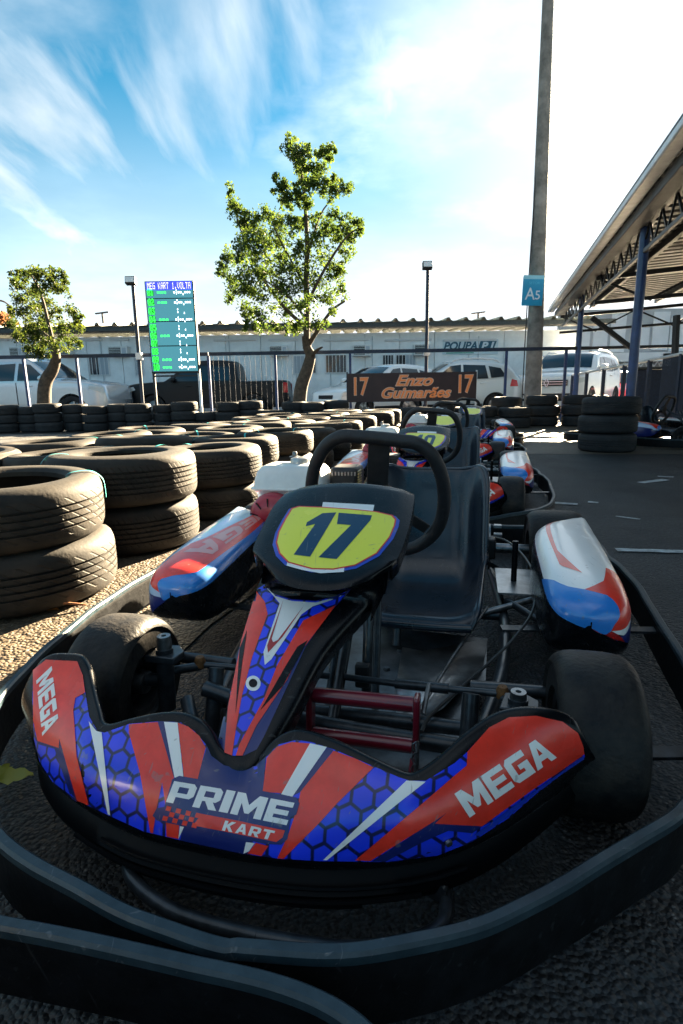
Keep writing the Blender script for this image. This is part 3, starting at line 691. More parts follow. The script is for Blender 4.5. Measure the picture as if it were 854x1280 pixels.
    MB().box((-.20,1.08,.30),(.11,.09,.10)).build('air_filter', M_black, eng, bevel=.02)
    MB().cyl((-.16,1.0,.25),(-.12,1.0,.25), .035, 20).build('clutch_drum', M_steel, eng)
    # ---- cables
    def kzv(px, py, z): return kz(px, py, z)
    tube('throttle_cable', [kzv(613,671,.17), kzv(633,676,.19), kzv(655,695,.19), kzv(668,722,.18), kzv(667,760,.15), kzv(645,795,.12), kzv(612,828,.09), kzv(570,865,.09), kzv(538,895,.10), kzv(527,915,.12)], .0035, M_cable, per=8, n=8)
    tube('brake_rod', [(.14,.02,.10),(.20,.30,.09),(.285,.60,.10)], .004, M_steel, n=8)
    # ---- front fairing
    top = []
    for px, py, z in [(43,842,.232),(47,831,.250),(60,823,.262),(80,822,.264),(97,825,.262),(107,840,.252),(113,868,.236),(120,895,.224),(128,912,.217),(160,905,.227),(195,898,.236),(225,898,.238),(247,907,.234),(262,922,.222),(275,945,.205),(300,957,.196),(322,952,.199),(337,935,.214),(355,923,.226),(378,920,.232),(420,934,.230),(465,956,.222),(505,974,.215),(520,973,.215),(545,957,.222),(580,926,.238),(612,903,.250),(640,893,.256),(672,891,.257),(705,897,.250),(724,910,.236),(734,934,.208)]:
        top.append(kz(px, py, z))
    bot = []
    for px, py, z in [(40,905,.150),(44,940,.136),(52,962,.131),(82,992,.128),(150,1032,.126),(230,1056,.125),(330,1074,.125),(430,1080,.125),(540,1068,.126),(620,1038,.128),(690,992,.132),(722,966,.140),(736,950,.155)]:
        bot.append(kz(px, py, z))
    top = catmull(top, 5); bot = catmull(bot, 12)
    def arc(pts):
        s = [0]
        for a, b in zip(pts, pts[1:]): s.append(s[-1]+abs(b.x-a.x)+.15*(b-a).length)
        return [v/s[-1] for v in s]
    ta, ba = arc(top), arc(bot)
    def samp(pts, s, u):
        for i in range(len(s)-1):
            if u <= s[i+1]+1e-9: t = (u-s[i])/(s[i+1]-s[i]+1e-12); return pts[i].lerp(pts[i+1], max(0, min(1, t)))
        return pts[-1].copy()
    NU, NV = 200, 22; cols = []
    for i in range(NU+1):
        u = i/NU; T, B = samp(top, ta, u), samp(bot, ba, u)
        d = (T-B); outw = Vector((.30*(2*u-1)**3, -1, .35)).normalized(); c_ = []
        for j in range(NV+1):
            v = j/NV; c_.append(B + d*v + outw*(.020*math.sin(math.pi*v)**.8))
        for (b_, h_) in ((.003,.003),(.008,.004),(.014,.001),(.018,-.008),(.019,-.02)): c_.append(T + Vector((-.25*b_*(2*u-1)**3, b_, h_)))
        for k, (b_, h_) in enumerate(((.003,-.007),(.008,-.016),(.016,-.024))): c_.insert(0, B + Vector((-.25*b_*(2*u-1)**3, b_, h_)))
        cols.append(c_)
    mbn = MB().grid(cols)
    nose = mbn.build('front_fairing', M_black, root, smooth=60)
    bvh = BVHTree.FromPolygons([Vector(v) for v in mbn.v], mbn.f)
    # chin below the printed face with its slots
    rows = []
    for i in range(0, NU+1, 4):
        u = i/NU; B = samp(bot, ba, u); k = 1-abs(2*u-1)**4
        rows.append([B+Vector((0,.012,-.020)), B+Vector((0,.004-.012*k,-.040)), B+Vector((0,.010-.012*k,-.058)), B+Vector((0,.03,-.076)), B+Vector((0,.08,-.086))])
    ch = MB().grid(rows).build('fairing_chin', M_black, nose, smooth=60)
    ch.data.materials[0] = M_chin
    for z_, b_, uu in ((-.030,-.002,(.26,.80)), (-.046,-.006,(.20,.74)), (-.062,.004,(.24,.66))):
        pts = [samp(bot, ba, lerp(uu[0], uu[1], k/14))+Vector((0,b_-.004,z_)) for k in range(15)]
        MB().tube(pts, .0032, 6).build('chin_rib', M_chin, nose)
    # printed vinyl
    def each(name, polys, bv, m, par, off, cell, uvf=None):
        if name in ('red_stripe', 'white_stripe', 'navy_panel', 'black_sliver', 'white_shield', 'plate_bar', 'red_patch', 'white_dash', 'logo_bar'):
            for i, p in enumerate(polys): decal('logo_check' if name == 'logo_bar' and i else 'white_ring' if name == 'white_shield' and i else name, [p], bv, m, par, off, cell, uvf)
        else: decal(name, polys, bv, m, par, off, cell, uvf)
    D = lambda name, polys, m, off, cell=9, uvf=None: each(name, polys, bvh, m, nose, off, cell, uvf)
    outline = [(42,838),(58,825),(97,827),(104,845),(107,866),(112,896),(122,914),(131,916),(162,905),(198,902),(226,903),(243,914),(257,930),(264,945),(280,957),(298,961),(320,958),(333,946),(348,931),(371,925),(390,928),(420,938),(467,958),(497,971),(512,976),(532,976),(568,954),(584,940),(611,910),(636,897),(670,895),(703,902),(722,916),(729,933),(731,946),(703,967),(670,992),(636,1022),(590,1052),(547,1069),(484,1077),(400,1076),(348,1073),(306,1067),(264,1058),(222,1049),(180,1039),(136,1019),(97,1000),(66,977),(50,952),(43,924),(41,877)]
    D('hexagon_sheet', [outline], M_hex, .0005, 9, hexuv)
    D('navy_panel', [[(259,933),(264,945),(280,957),(298,961),(320,958),(333,946),(329,990),(345,1000),(318,1050),(305,1067),(226,1050),(230,1025),(246,976)], [(75.4,924),(97,1002),(90,998),(69,936),(48,930),(48,926),(74.5,935)], [(197.7,902),(205.5,902),(221,968),(217,972)], [(409,934.5),(417,938),(376,990),(366,995)], [(558,1015.5),(545.5,1024),(465,1076),(482,1076),(530,1051),(560,1038),(590,1041),(640,1006),(602,1032),(543,1029)]], M_navy, .0009)
    D('red_stripe', [[(42,838),(58,825),(97,827),(104,845),(107,866),(95,873),(92.5,888),(97,945),(112,1006),(97,1000),(75.4,924),(74.5,935),(48,926),(42.5,900)],
        [(161.7,906),(197.7,903),(218,972),(226,1000),(224,1048),(209,1045),(207,1002),(203.4,978),(197,1008),(192,1041),(188.7,1040),(185,1019),(175.8,967),(161.7,916)],
        [(222.7,904),(236,909),(249,920),(257,935),(247,976),(230.6,972)], [(334,948),(347,934),(365.5,928),(388,930),(355.7,992),(329,990)],
        [(417,939),(445,949),(467,960),(420,1006),(400,1028),(355,1072.5),(347,1072),(360,1045),(372,1010),(376,990)],
        [(320.5,1053),(336,1057),(327,1069),(310,1066)],
        [(584,940),(611,910),(636,897),(670,895),(703,902),(722,916),(729,933),(730,942),(703,961),(670,983),(635,1008),(602,1032),(543,1029),(558,1015.5),(545.5,1024),(463,1075),(444,1074.5),(522,1009),(568.6,969),(583,957)]], M_red, .0013)
    D('white_stripe', [[(112,902),(121,914.5),(128,916.5),(139,1018),(136,1017)], [(205.5,903),(222.5,904),(230,972),(219,972)], [(226,1032),(231,1033),(224,1048)], [(388,930),(409,934.5),(366,996),(352,993)], [(308,1052),(319,1053),(312,1063),(305,1066)], [(508,976.5),(532,977.5),(409,1074),(404,1074)]], M_white, .0017)
    D('royal_stripe', [[(728,944),(730,948),(703,966),(670,990),(638,1018),(600,1044),(592,1043),(640,1008),(690,972)]], M_royal, .0013)
    D('logo_panel', [[(216.5,974),(225,970),(371,997),(375,1004),(371,1018),(364,1021),(360,1048),(352,1055),(332,1054),(198,1025),(192,1019),(197,1010),(206.7,1008)]], M_navy, .0021)
    D('logo_bar', [[(253,1017),(357,1037.5),(354,1046),(346,1051.5),(243,1031)]] + [[(x_, y_), (x_+6, y_+1.4), (x_+4.2, y_+7.0), (x_-1.8, y_+5.6)] for a_ in range(3) for b_ in range(8) if (a_+b_) % 2 == 0 for x_, y_ in [(210-2.1*a_+6.1*b_, 1006.8+6.0*a_+1.45*b_)]], M_red, .0025)
    D('lettering_prime', letters('PRIME', [(209,1002),(359,1031),(369,1003.6),(219,976.4)], {'I': .38, 'M': 1.3}), M_white, .0026, 6)
    D('lettering_kart', letters('KART', [(278.4,1037),(340,1049),(345,1038),(282.6,1025.5)], gap=.22), M_white, .0030, 5)
    D('lettering_mega', letters('MEGA', [(586,1021),(695,946),(676,919),(567,992)], {'M': 1.25}), M_white, .0020, 6)
    D('lettering_mega', letters('MEGA', [(46.5,851),(54.5,920),(75,903),(65.5,833)], {'M': 1.25}), M_white, .0020, 6)
    for bx_, by_ in ((560,1052),):
        dd = kray(bx_, by_).normalized(); hit = bvh.ray_cast(KEYE, dd)
        if hit[0] is not None:
            nn = hit[1] if hit[1].dot(dd) < 0 else -hit[1]
            MB().tube([hit[0]+nn*.001, hit[0]+nn*.0042, hit[0]+nn*.0048], [.0048,.0044,.0030], 12).build('fairing_bolt', M_steel, nose)
    # ---- steering fairing: narrow strip rising to the number plate
    R_ = [(-.290,.178,-.092,-.052),(-.283,.192,-.106,-.040),(-.262,.204,-.110,-.030),(-.20,.236,-.116,-.012),(-.11,.283,-.132,.010),(-.035,.322,-.140,.050),(-.010,.335,-.140,.066),(-.012,.344,-.139,.075),(-.042,.348,-.130,.085),(-.066,.357,-.124,.094),(-.068,.368,-.128,.100),(-.045,.380,-.146,.106),(-.013,.392,-.157,.112),(.06,.423,-.160,.119),(.135,.454,-.160,.121),(.195,.478,-.148,.119),(.212,.484,-.140,.115),(.224,.486,-.134,.110),(.234,.481,-.130,.107),(.238,.466,-.130,.107),(.236,.44,-.130,.107)]
    cps = [Vector((a, b, 0)) for a, b, _, _ in R_]
    rows = []
    sm = catmull([Vector((a, b, c)) for a, b, c, _ in R_], 4); smr = catmull([Vector((a, b, d)) for a, b, _, d in R_], 4); ns = len(sm)
    for i in range(ns):
        y_, z_, xl = sm[i]; xr = smr[i].z; t = i/(ns-1)
        pa, pb_ = sm[max(i-1, 0)], sm[min(i+1, ns-1)]; tn = Vector((0, pb_.x-pa.x, pb_.y-pa.y)).normalized(); nn = Vector((0,-tn.z,tn.y))
        if nn.z < 0 and t < .9: nn = -nn
        nn = (nn + Vector((0,-.5,1))).normalized()
        bul = .008 if t < .3 else .014
        row = []
        for k in range(-2, 0): row.append(Vector((xl+.002*(k+1), y_, z_)) + nn*(-.020*(-k)))
        for k in range(17):
            u = -1+k/8; row.append(Vector((lerp(xl, xr, k/16), y_, z_)) + nn*(bul*(1-u*u) - .004*abs(u)**8))
        for k in range(1, 3): row.append(Vector((xr-.002*(k-1), y_, z_)) + nn*(-.020*k))
        # the plate's lower edge curves up at the sides
        if .34 < t < .80:
            wgt = min(1, (t-.34)/.08)*(1 if t < .50 else max(0, 1-(t-.50)/.30))
            for k in range(len(row)):
                u = (row[k].x-(xl+xr)/2)/((xr-xl)/2); row[k] += Vector((0,.066,.031))*(abs(u)**2.4)*wgt
        rows.append(row)
    mbf = MB().grid(rows); sf = mbf.build('steering_fairing', M_black, root, smooth=70)
    bv2 = BVHTree.FromPolygons([Vector(v) for v in mbf.v], mbf.f)
    F = lambda name, polys, m, off, cell=8, uvf=None: each(name, polys, bv2, m, sf, off, cell, uvf)
    F('navy_sheet', [[(322,736),(331,730),(345,743),(365,749),(395,751),(420,745),(440,736),(410,769),(382,809),(353.7,870),(330,921),(321,937),(304.5,945),(290,945),(276,936),(273,926),(279,900),(298.5,814)]], M_navy, .0005)
    F('hexagon_sheet', [[(322,737),(331,731),(345,744),(365,750),(395,752),(420,746),(436,738),(421,756),(379.4,776),(346.7,832),(330,874.6),(299.8,930),(295,945),(291,945),(295,914),(303,870),(316,820.7),(335,768),(331.4,752.8)]], M_hex, .0009, 8, hexuv)
    F('red_stripe', [[(321,739),(331.4,752.8),(335,768),(316,820.7),(303,870),(295,914),(290.4,945),(281,941),(285.8,884),(298.5,820.7),(302.5,799.6)], [(420,757),(400.5,783),(377,813.7),(358.4,851),(321,907),(303.3,945),(295,945),(299.8,930.8),(330,874.6),(346.7,832),(379.4,776)]], M_red, .0013)
    F('black_sliver', [[(309.6,788),(304.5,823),(295,893),(297.5,851),(300.5,811)], [(385,800.8),(372,809),(358,832),(325.6,888.6),(353.7,858),(377,816)]], M_black, .0017)
    F('white_shield', [[(331,732),(345,746),(365,752),(395,754),(418,748),(427,744),(423,748),(391,759),(377,769),(339.6,825),(331.4,832),(329.8,816),(350,755),(332.6,734)], [(317+9.2*math.cos(a_*.2094), 855+9.6*math.sin(a_*.2094)) for a_ in range(30)]], M_white, .0018)
    F('red_chevron', [[(354.8,750.4),(334.5,807.8),(335.4,817),(353.7,797),(380.6,757.5),(347.8,800.8),(342,803.8),(340,799.6)]], M_redd, .0022)
    F('fixing_hole', [[(317+5.2*math.cos(a_*.2856), 855+5.4*math.sin(a_*.2856)) for a_ in range(22)]], M_black, .0024)
    yel = [(374.8,634.4),(404,635.5),(440,638),(470,641),(489,645.5),(493.4,650.5),(492,658),(486,672),(470,692),(443.6,706.6),(417,711.5),(391,711),(361.6,703),(351,692),(347,678.7),(350,665.6),(358,650),(366,637)]
    F('plate_border', [[(x_+(x_-420)*.085+(0 if y_ > 660 else 0), y_+(y_-674)*.07+2) for x_, y_ in yel]], M_royal, .0006)
    F('plate_bar', [[(404,628),(468,631.5),(466,642),(402,638)], [(360,700),(431,706),(430,715.4),(401,717),(378,713),(358.4,707.5)]], M_white, .0009)
    F('plate_edge', [[(x_+(x_-420)*.028, y_+(y_-674)*.035) for x_, y_ in yel]], M_red, .0013)
    F('number_plate', [yel], M_yellow, .0017)
    # ---- side pods
    for s in (1, -1):
        secs = [(.2755,.480,.483,.196,.198),(.2765,.465,.498,.184,.207),(.280,.448,.515,.170,.215),(.290,.425,.545,.145,.229),(.310,.410,.562,.125,.240),(.345,.400,.576,.11,.250),(.42,.396,.586,.10,.262),(.52,.397,.592,.095,.272),(.64,.400,.598,.092,.280),(.74,.408,.603,.090,.285),(.81,.425,.605,.09,.286),(.855,.47,.606,.10,.286),(.90,.54,.605,.12,.282),(.93,.575,.603,.14,.276),(.945,.588,.60,.18,.255)]
        sc = catmull([Vector((a, b, c)) for a, b, c, _, _ in secs], 3); sz = catmull([Vector((d, e, 0)) for _, _, _, d, e in secs], 3)
        rows = []
        for a, b in zip(sc, sz):
            y_, xi, xo = a; z0, z1 = b.x, b.y; ring = []
            for j in range(40):
                an = 2*math.pi*j/40; ca, sa = math.cos(an), math.sin(an); ex = .40
                x_ = (xi+xo)/2 + math.copysign(abs(ca)**ex, ca)*(xo-xi)/2; z_ = (z0+z1)/2 + math.copysign(abs(sa)**ex, sa)*(z1-z0)/2
                crown = .012*(1-((x_-(xi+xo)/2)/max(.01,(xo-xi)/2))**2) if sa > 0 else 0
                x_ -= .020*max(0, (z_-.2)/.1)*(1 if ca > 0 else 0)
                ring.append(Vector((s*x_, y_, z_+crown)))
            rows.append(ring+[ring[0]])
        mp = MB().grid(rows); mp.f.append(tuple(range(40))); mp.f.append(tuple(range((len(rows)-1)*41, (len(rows)-1)*41+40)))
        pod = mp.build('side_pod', M_black, root, smooth=60); b3 = BVHTree.FromPolygons([Vector(v) for v in mp.v], mp.f)
        nr_ = len(rows)
        def surf(t, a_, off):
            i = min(nr_-2, max(0, int(t*(nr_-1)))); ft_ = t*(nr_-1)-i
            j = (165-165*a_)/360*40; j0 = int(math.floor(j)); fj = j-j0
            def P(ii, jj): return rows[ii][jj % 40]
            p = P(i, j0).lerp(P(i, j0+1), fj).lerp(P(i+1, j0).lerp(P(i+1, j0+1), fj), ft_)
            du = P(i+1, j0)-P(i, j0); dv = P(i, j0+1)-P(i, j0); nn = du.cross(dv); nn.normalize()
            if nn.z < -.05 or nn.dot(p-Vector((s*.5, .5, .17))) < 0: nn = -nn
            return p+nn*off
        def G(name, poly, m, off, cell=.03):
            vs, fs, idx = [], [], {}
            def vert(p):
                k_ = (round(p[0]*4000), round(p[1]*4000))
                if k_ not in idx: vs.append(tuple(surf(p[0], p[1], off))); idx[k_] = len(vs)-1
                return idx[k_]
            for tri in earclip(poly):
                for i in range(int(min(p[0] for p in tri)//cell), int(max(p[0] for p in tri)//cell)+1):
                    cx = clip_half(clip_half(tri, 0, i*cell, False), 0, (i+1)*cell, True)
                    if len(cx) < 3: continue
                    for j in range(int(min(p[1] for p in tri)//cell), int(max(p[1] for p in tri)//cell)+1):
                        c = clip_half(clip_half(cx, 1, j*cell, False), 1, (j+1)*cell, True)
                        if len(c) < 3 or tri_area(c) < 1e-7: continue
                        q = []
                        for p in c:
                            t_ = vert(p)
                            if t_ not in q: q.append(t_)
                        if len(q) >= 3: fs.append(tuple(q))
            mbd = MB(); mbd.v, mbd.f = vs, fs
            return mbd.build(name, m, pod, smooth=70)
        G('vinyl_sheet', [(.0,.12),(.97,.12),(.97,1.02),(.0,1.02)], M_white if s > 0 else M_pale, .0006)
        if s > 0:
            G('blue_tip', [(.0,-.12),(.10,-.06),(.44,.08),(.40,.28),(.34,.45),(.24,.72),(.16,1.0),(.10,1.12),(.0,1.12)], M_sky, .0010)
            G('red_patch', [(.34,.45),(.46,.58),(.47,.92),(.16,1.0),(.24,.72)], M_red, .0012)
            G('red_swoosh', [(.92,.28),(.92,.34),(.72,.38),(.52,.40),(.42,.46),(.46,.38),(.70,.33)], M_red, .0012)
            G('navy_side', [(.42,.93),(.97,.86),(.97,1.20),(.30,1.20),(.16,1.05)], M_navy, .0012)
            G('red_side', [(.10,1.12),(.16,1.0),(.32,1.10),(.36,1.22),(.0,1.22),(.0,1.12)], M_redd, .0016)
            G('white_dash', [(.44,.94),(.80,.84),(.97,.84),(.97,.88),(.80,.90)], M_white, .0016)
            for k in range(5): G('white_dash', [(.62+.06*k,1.02),(.655+.06*k,1.02),(.655+.06*k,1.10),(.62+.06*k,1.10)], M_white, .0016)
        else:
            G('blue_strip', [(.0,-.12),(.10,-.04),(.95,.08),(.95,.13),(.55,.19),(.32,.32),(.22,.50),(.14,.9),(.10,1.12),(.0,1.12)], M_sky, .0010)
            G('red_patch', [(.14,.9),(.22,.50),(.32,.32),(.55,.19),(.95,.13),(.97,.26),(.75,.36),(.5,.48),(.36,.62),(.24,.85)], M_red, .0012)
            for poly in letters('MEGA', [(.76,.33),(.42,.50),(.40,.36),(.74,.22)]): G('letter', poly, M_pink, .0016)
            G('navy_side', [(.12,1.0),(.42,.92),(.95,.88),(.95,1.22),(.04,1.22)], M_navy, .0014)
    return root

kart = make_kart()
kart.matrix_world = KM
tag(kart, 'red, blue and white kart numbered 17 in the foreground, nose towards us', 'kart', 'karts')
sf = [c for c in kart.children if c.name.startswith('steering_fairing')][0]
def numbers_on(fairing, polys):
    mbv = fairing.data; bv = BVHTree.FromPolygons([v.co.copy() for v in mbv.vertices], [tuple(p.vertices) for p in mbv.polygons])
    return decal('number_digits', polys, bv, M_digit, fairing, .0022, 6)
DIG17 = [[(420.7,641.6),(403.6,642.6),(384,654),(382.5,659),(394.4,656),(367.5,694.4),(388,697)], [(423.6,642),(465,645.3),(463,651.5),(421,700),(398.4,697.7),(439,657.4),(421.5,656)]]
KARTS = []
def place_kart(loc, rz, label, digits=None):
    k = copy_tree(kart, None); k.location = loc; k.rotation_euler = (0, 0, rz)
    tag(k, label, 'kart', 'karts'); KARTS.append(k)
    if digits: numbers_on([c for c in k.children if c.name.startswith('steering_fairing')][0], digits)
    return k
def kw(x, y): p = KM @ Vector((x, y, 0)); return (p.x, p.y, 0)
DIG10 = letters('10', [(372,692),(440,700),(466,648),(400,643)], {'1': .7})
place_kart(kw(.0, 1.99), -KYAW, 'kart numbered 10 parked second in line, right behind kart 17', DIG10)
place_kart(kw(.02, 4.02), -KYAW-.02, 'third kart in the line, behind the kart numbered 10')
place_kart(kw(.26, 6.25), -KYAW+.16, 'last kart in the line, turned slightly, nearest the banner')
place_kart(kw(-.40, -2.02), -KYAW+.045, 'kart in front of us whose rear bumper band crosses the bottom left corner')
pr = on_z(838, 572); place_kart((pr.x+1.02, pr.y+1.05, 0), R(30), 'kart parked at the right edge behind the stack of three tyres')
numbers_on(sf, DIG17)

# ================================================================== car tyres in stacks
def tyre_mesh(name, m, Rr=.31, W=.20, bead=.195, n=72, grooves=(.30,.43,.57,.70)):
    pr = [(bead,.030),(bead,.014),(bead+.010,.008),(bead+.022,.002),((bead+Rr)/2-.004,.000),((bead+Rr)/2+.004,.0022),((bead+Rr)/2+.02,.002),(Rr-.030,.006),(Rr-.016,.012),(Rr-.007,.022),(Rr-.003,.034)]
    t0, t1 = .040, W-.040; kt0 = len(pr)
    pr.append((Rr-.001, t0))
    for g_ in grooves:
        z = lerp(t0, t1, g_); gw = .0042
        pr += [(Rr+.0015, z-gw), (Rr-.0075, z-gw*.7), (Rr-.0075, z+gw*.7), (Rr+.0015, z+gw)]
    pr.append((Rr-.001, t1)); kt1 = len(pr)-1
    pr += [(r, W-a) for r, a in pr[:kt0][::-1]]
    pr += [(bead+.02,W-.028),(Rr-.045,W-.030),(Rr-.024,W*.62),(Rr-.024,W*.38),(Rr-.045,.030),(bead+.02,.028)]
    mb = MB().lathe(pr, n)
    me = mb.mesh(name, m, 38)
    uv = me.uv_layers.new(name='UVMap'); K = len(pr)
    def vz(k):
        if k < kt0: return -1
        if k > kt1: return 2
        return (pr[k][1]-t0)/(t1-t0)
    for p in me.polygons:
        for li in p.loop_indices:
            vi = me.loops[li].vertex_index; i, k = divmod(vi, K); u = i/n
            if i == 0 and max(me.loops[q].vertex_index for q in p.loop_indices)//K == n-1: u = 1
            uv.data[li].uv = (u, vz(k))
    return me
M_rubber3 = tyre_mat('black_tyre_rubber', (.008,.008,.008), (.034,.028,.022), 76, 1.0)
TYRE = [tyre_mesh('tyre_tread', M_rubber3, W=.215, bead=.18, grooves=(.18,.34,.5,.66,.82)), tyre_mesh('tyre_tread', M_rubber2, W=.175, bead=.21, grooves=(.3,.5,.7)), tyre_mesh('tyre_tread', M_rubber), tyre_mesh('tyre_tread', M_rubber2, grooves=(.22,.40,.60,.78)), tyre_mesh('tyre_tread', M_rubber, W=.185, bead=.205, grooves=(.35,.5,.65))]
TYRE_FAR = [tyre_mesh('tyre_tread', M_far_rubber, n=44, grooves=(.3,.5,.7)), tyre_mesh('tyre_tread', M_far_rubber, W=.185, n=44, grooves=(.36,.64))]
TW = {TYRE[0].name: .215, TYRE[1].name: .175, TYRE[2].name: .20, TYRE[3].name: .20, TYRE[4].name: .185, TYRE_FAR[0].name: .20, TYRE_FAR[1].name: .185}
tr_ = random.Random(11)
ORD = ['first','second','third','fourth','fifth','sixth','seventh','eighth','ninth','tenth','eleventh','twelfth','thirteenth','fourteenth','fifteenth','sixteenth','seventeenth','eighteenth','nineteenth','twentieth']
strap_me = None
def strap_mesh():
    pts = [(.170,.10),(.185,.17),(.200,.196),(.235,.2045),(.275,.2025),(.300,.186),(.3155,.160),(.318,.10)]
    p3 = catmull([Vector((r, 0, z)) for r, z in pts], 4); rows = []
    for i, p in enumerate(p3):
        t = i/len(p3); sk = .05*t
        rows.append([p+Vector((0, sk-.0065, 0)), p+Vector((0, sk+.0065, 0))])
    me = MB().grid(rows).mesh('tie_strap', M_strap, 60); return me
strap_me = strap_mesh()
def stack(x, y, n, where, levels, group, radius=.31, meshes=TYRE, straps=(), jit=.02, r_top=None, z0=0.0, far=False):
    z = z0
    for k in range(n):
        me = tr_.choice(meshes); o = bpy.data.objects.new('car_tyre', me); col.objects.link(o)
        rad = (r_top if (r_top and k == n-1) else radius)*tr_.uniform(.95, 1.03); s = rad/.31
        hgt = TW[me.name]*tr_.uniform(.97, 1.03)*(s**.5); sz = hgt/TW[me.name]
        o.scale = (s, s, sz); ti = .030 if k else .006
        o.location = (x+tr_.uniform(-jit, jit)*(k > 0), y+tr_.uniform(-jit, jit)*(k > 0), z+.004)
        o.rotation_euler = (tr_.uniform(-ti, ti), tr_.uniform(-ti, ti), tr_.uniform(0, 6.28))
        z += hgt + .001
        tag(o, f'{levels[k]} tyre, {where}', 'tyre', group)
        if k == n-1:
            for a in straps:
                q = bpy.data.objects.new('tie_strap', strap_me); col.objects.link(q); q.parent = o
                q.rotation_euler = (0, 0, R(a)-o.rotation_euler.z); q.scale = (1, 1, TW[me.name]/.20)
    return z
L2, L3 = ['lower', 'upper'], ['bottom', 'middle', 'top']
ROW1 = [(-1.15,1.90,.315,None,(20,150)),(-1.0,2.58,.312,.345,(60,210)),(-.75,3.25,.298,None,(130,)),(-.715,3.87,.30,None,(75,200)),(-.556,4.60,.325,None,(140,40)),(-.36,5.22,.31,None,(160,)),(-.19,5.88,.31,None,(110,)),(-.02,6.52,.31,None,(60,)),(.17,7.18,.31,None,(120,)),(.42,7.86,.32,None,(40,)),(.62,8.52,.31,None,())]
ROW2 = [(-1.52,3.10,.315,None,(30,)),(-1.29,3.72,.31,None,(10,150)),(-1.13,4.36,.31,None,(100,)),(-.98,5.02,.31,None,(60,)),(-.80,5.66,.31,None,(130,)),(-.60,6.36,.32,None,(90,)),(-.40,7.10,.31,None,()),(-.18,7.82,.31,None,(50,)),(.03,8.50,.31,None,())]
ROW3 = [(-2.12,3.05,.31,None,()),(-1.94,3.74,.31,None,(20,)),(-1.75,4.34,.31,None,(40,)),(-1.68,5.02,.32,None,(115,)),(-1.42,5.66,.31,None,(80,)),(-1.20,6.30,.31,None,(70,)),(-1.05,7.0,.31,None,()),(-.86,7.70,.31,None,(30,)),(-.62,8.40,.31,None,())]
for nm, row in (('row beside the karts', ROW1), ('middle row left of the karts', ROW2), ('outer left row', ROW3)):
    for i, (x, y, r_, rt_, sts) in enumerate(row):
        stack(x, y, 2, f'{ORD[i]} stack from front, {nm}', L2, 'tyre stacks left of the karts', r_, straps=sts, r_top=rt_)
i = 0; x = -7.6
while x < .3:
    y = 11.25 + .16*(i % 2) + tr_.uniform(-.05, .05)
    stack(x, y, 3 if tr_.random() < .8 or x < -2.7 else 2, f'{ORD[i]} stack from left, far row before fence', L3, 'far tyre wall before the fence', tr_.uniform(.235,.275), TYRE_FAR, jit=.015)
    x += tr_.uniform(.40, .47); i += 1
RG = [(3.2,10.3,2),(2.62,10.35,2),(3.85,10.75,3),(4.45,10.55,3),(2.0,10.6,2),(1.4,10.7,2),(3.3,11.2,3),(4.95,11.1,3)]
for i, (x, y, n) in enumerate(sorted(RG)):
    stack(x, y, n, f'{ORD[i]} stack from left, group before banner and concrete pole', L3 if n == 3 else L2, 'tyre stacks before the lamp pole', .29, TYRE_FAR, jit=.02)
c3 = on_z(770, 567); stack(c3.x+.03, c3.y+.29, 3, 'lone stack of three beside the blue canopy column', L3, 'lone stack of three tyres', .305, TYRE_FAR, jit=.012)

# ================================================================== fence, banner, board, poles
M_fence = mat('blue_black_fence_paint', (.012,.022,.05), .5, var=.3)
M_post = mat('blue_post_paint', (.02,.045,.14), .42, var=.3, vscale=12)
FY = 12.0
fence = empty('fence', (0, FY, 0), 0, 'long dark blue rail fence between the tyre wall and the parked cars', 'fence')
rail_z = at(427, 440, FY).z
MB().bar((-9.5,0,rail_z),(-2.72,0,rail_z), .055, .07).build('top_rail', M_fence, fence)
MB().bar((-2.70,0,rail_z),(5.2,0,rail_z), .055, .07).build('top_rail', M_fence, fence)
for px in (-80,-20,32,98,262,345,438,632,706):
    p = at(px, 470, FY); MB().bar((p.x,0,0),(p.x,0,rail_z-.03), .05, .05, (1,0,0)).build('post', M_post, fence)
mbw = MB()
for k in range(int((5.1+9.5)/.11)):
    x = -9.45+k*.11
    if -2.75 < x < -.95: mbw.bar((x,0,.1),(x,0,rail_z-.04), .004, .004, (1,0,0))
mbw2 = MB()
w = mbw.build('fence_wire', M_fence, fence, smooth=0); tag(w, kind='stuff')
# name banner
M_banner = mat('banner_brown', (.030,.014,.016), .5, var=.2, vscale=4)
M_orange = mat('banner_orange', (.90,.27,.08), .5)
M_cream = mat('banner_cream', (.72,.50,.40), .5)
M_plainw = mat('plain_white', (.72,.74,.76), .5, var=.08, vscale=5)
b0, b1 = at(434, 467, 11.9), at(597, 463, 11.85); b2 = at(434, 503, 11.9)
ban = empty('name_banner', ((b0.x+b1.x)/2, 11.9, (b0.z+b2.z)/2), 0, 'dark brown banner with orange lettering and 17 at both ends', 'banner')
bw, bh = b1.x-b0.x, b0.z-b2.z
MB().box((0,0,0),(bw,.012,bh)).build('banner_sheet', M_banner, ban, smooth=0)
FR = Matrix.Rotation(R(90), 4, 'X')
def T(x, y, z): return Matrix.Translation((x, y, z)) @ FR
for (s_, x_, z_, sz_, sh, bo, sx_) in (('Enzo', .03, .125, .30, .32, .010, 1.3), ('Guimarães', .06, -.125, .30, .32, .010, 1.12), ('17', -bw*.405, .01, .50, 0, .012, .72), ('17', bw*.405, .03, .50, 0, .012, .72)):
    text_mesh('banner_lettering_edge', s_, sz_, M_cream, ban, T(x_, -.0085, z_), sh, bo+.006, extrude=.0005, sx=sx_)
    text_mesh('banner_lettering', s_, sz_, M_orange, ban, T(x_, -.0105, z_), sh, bo-.004, extrude=.0005, sx=sx_)
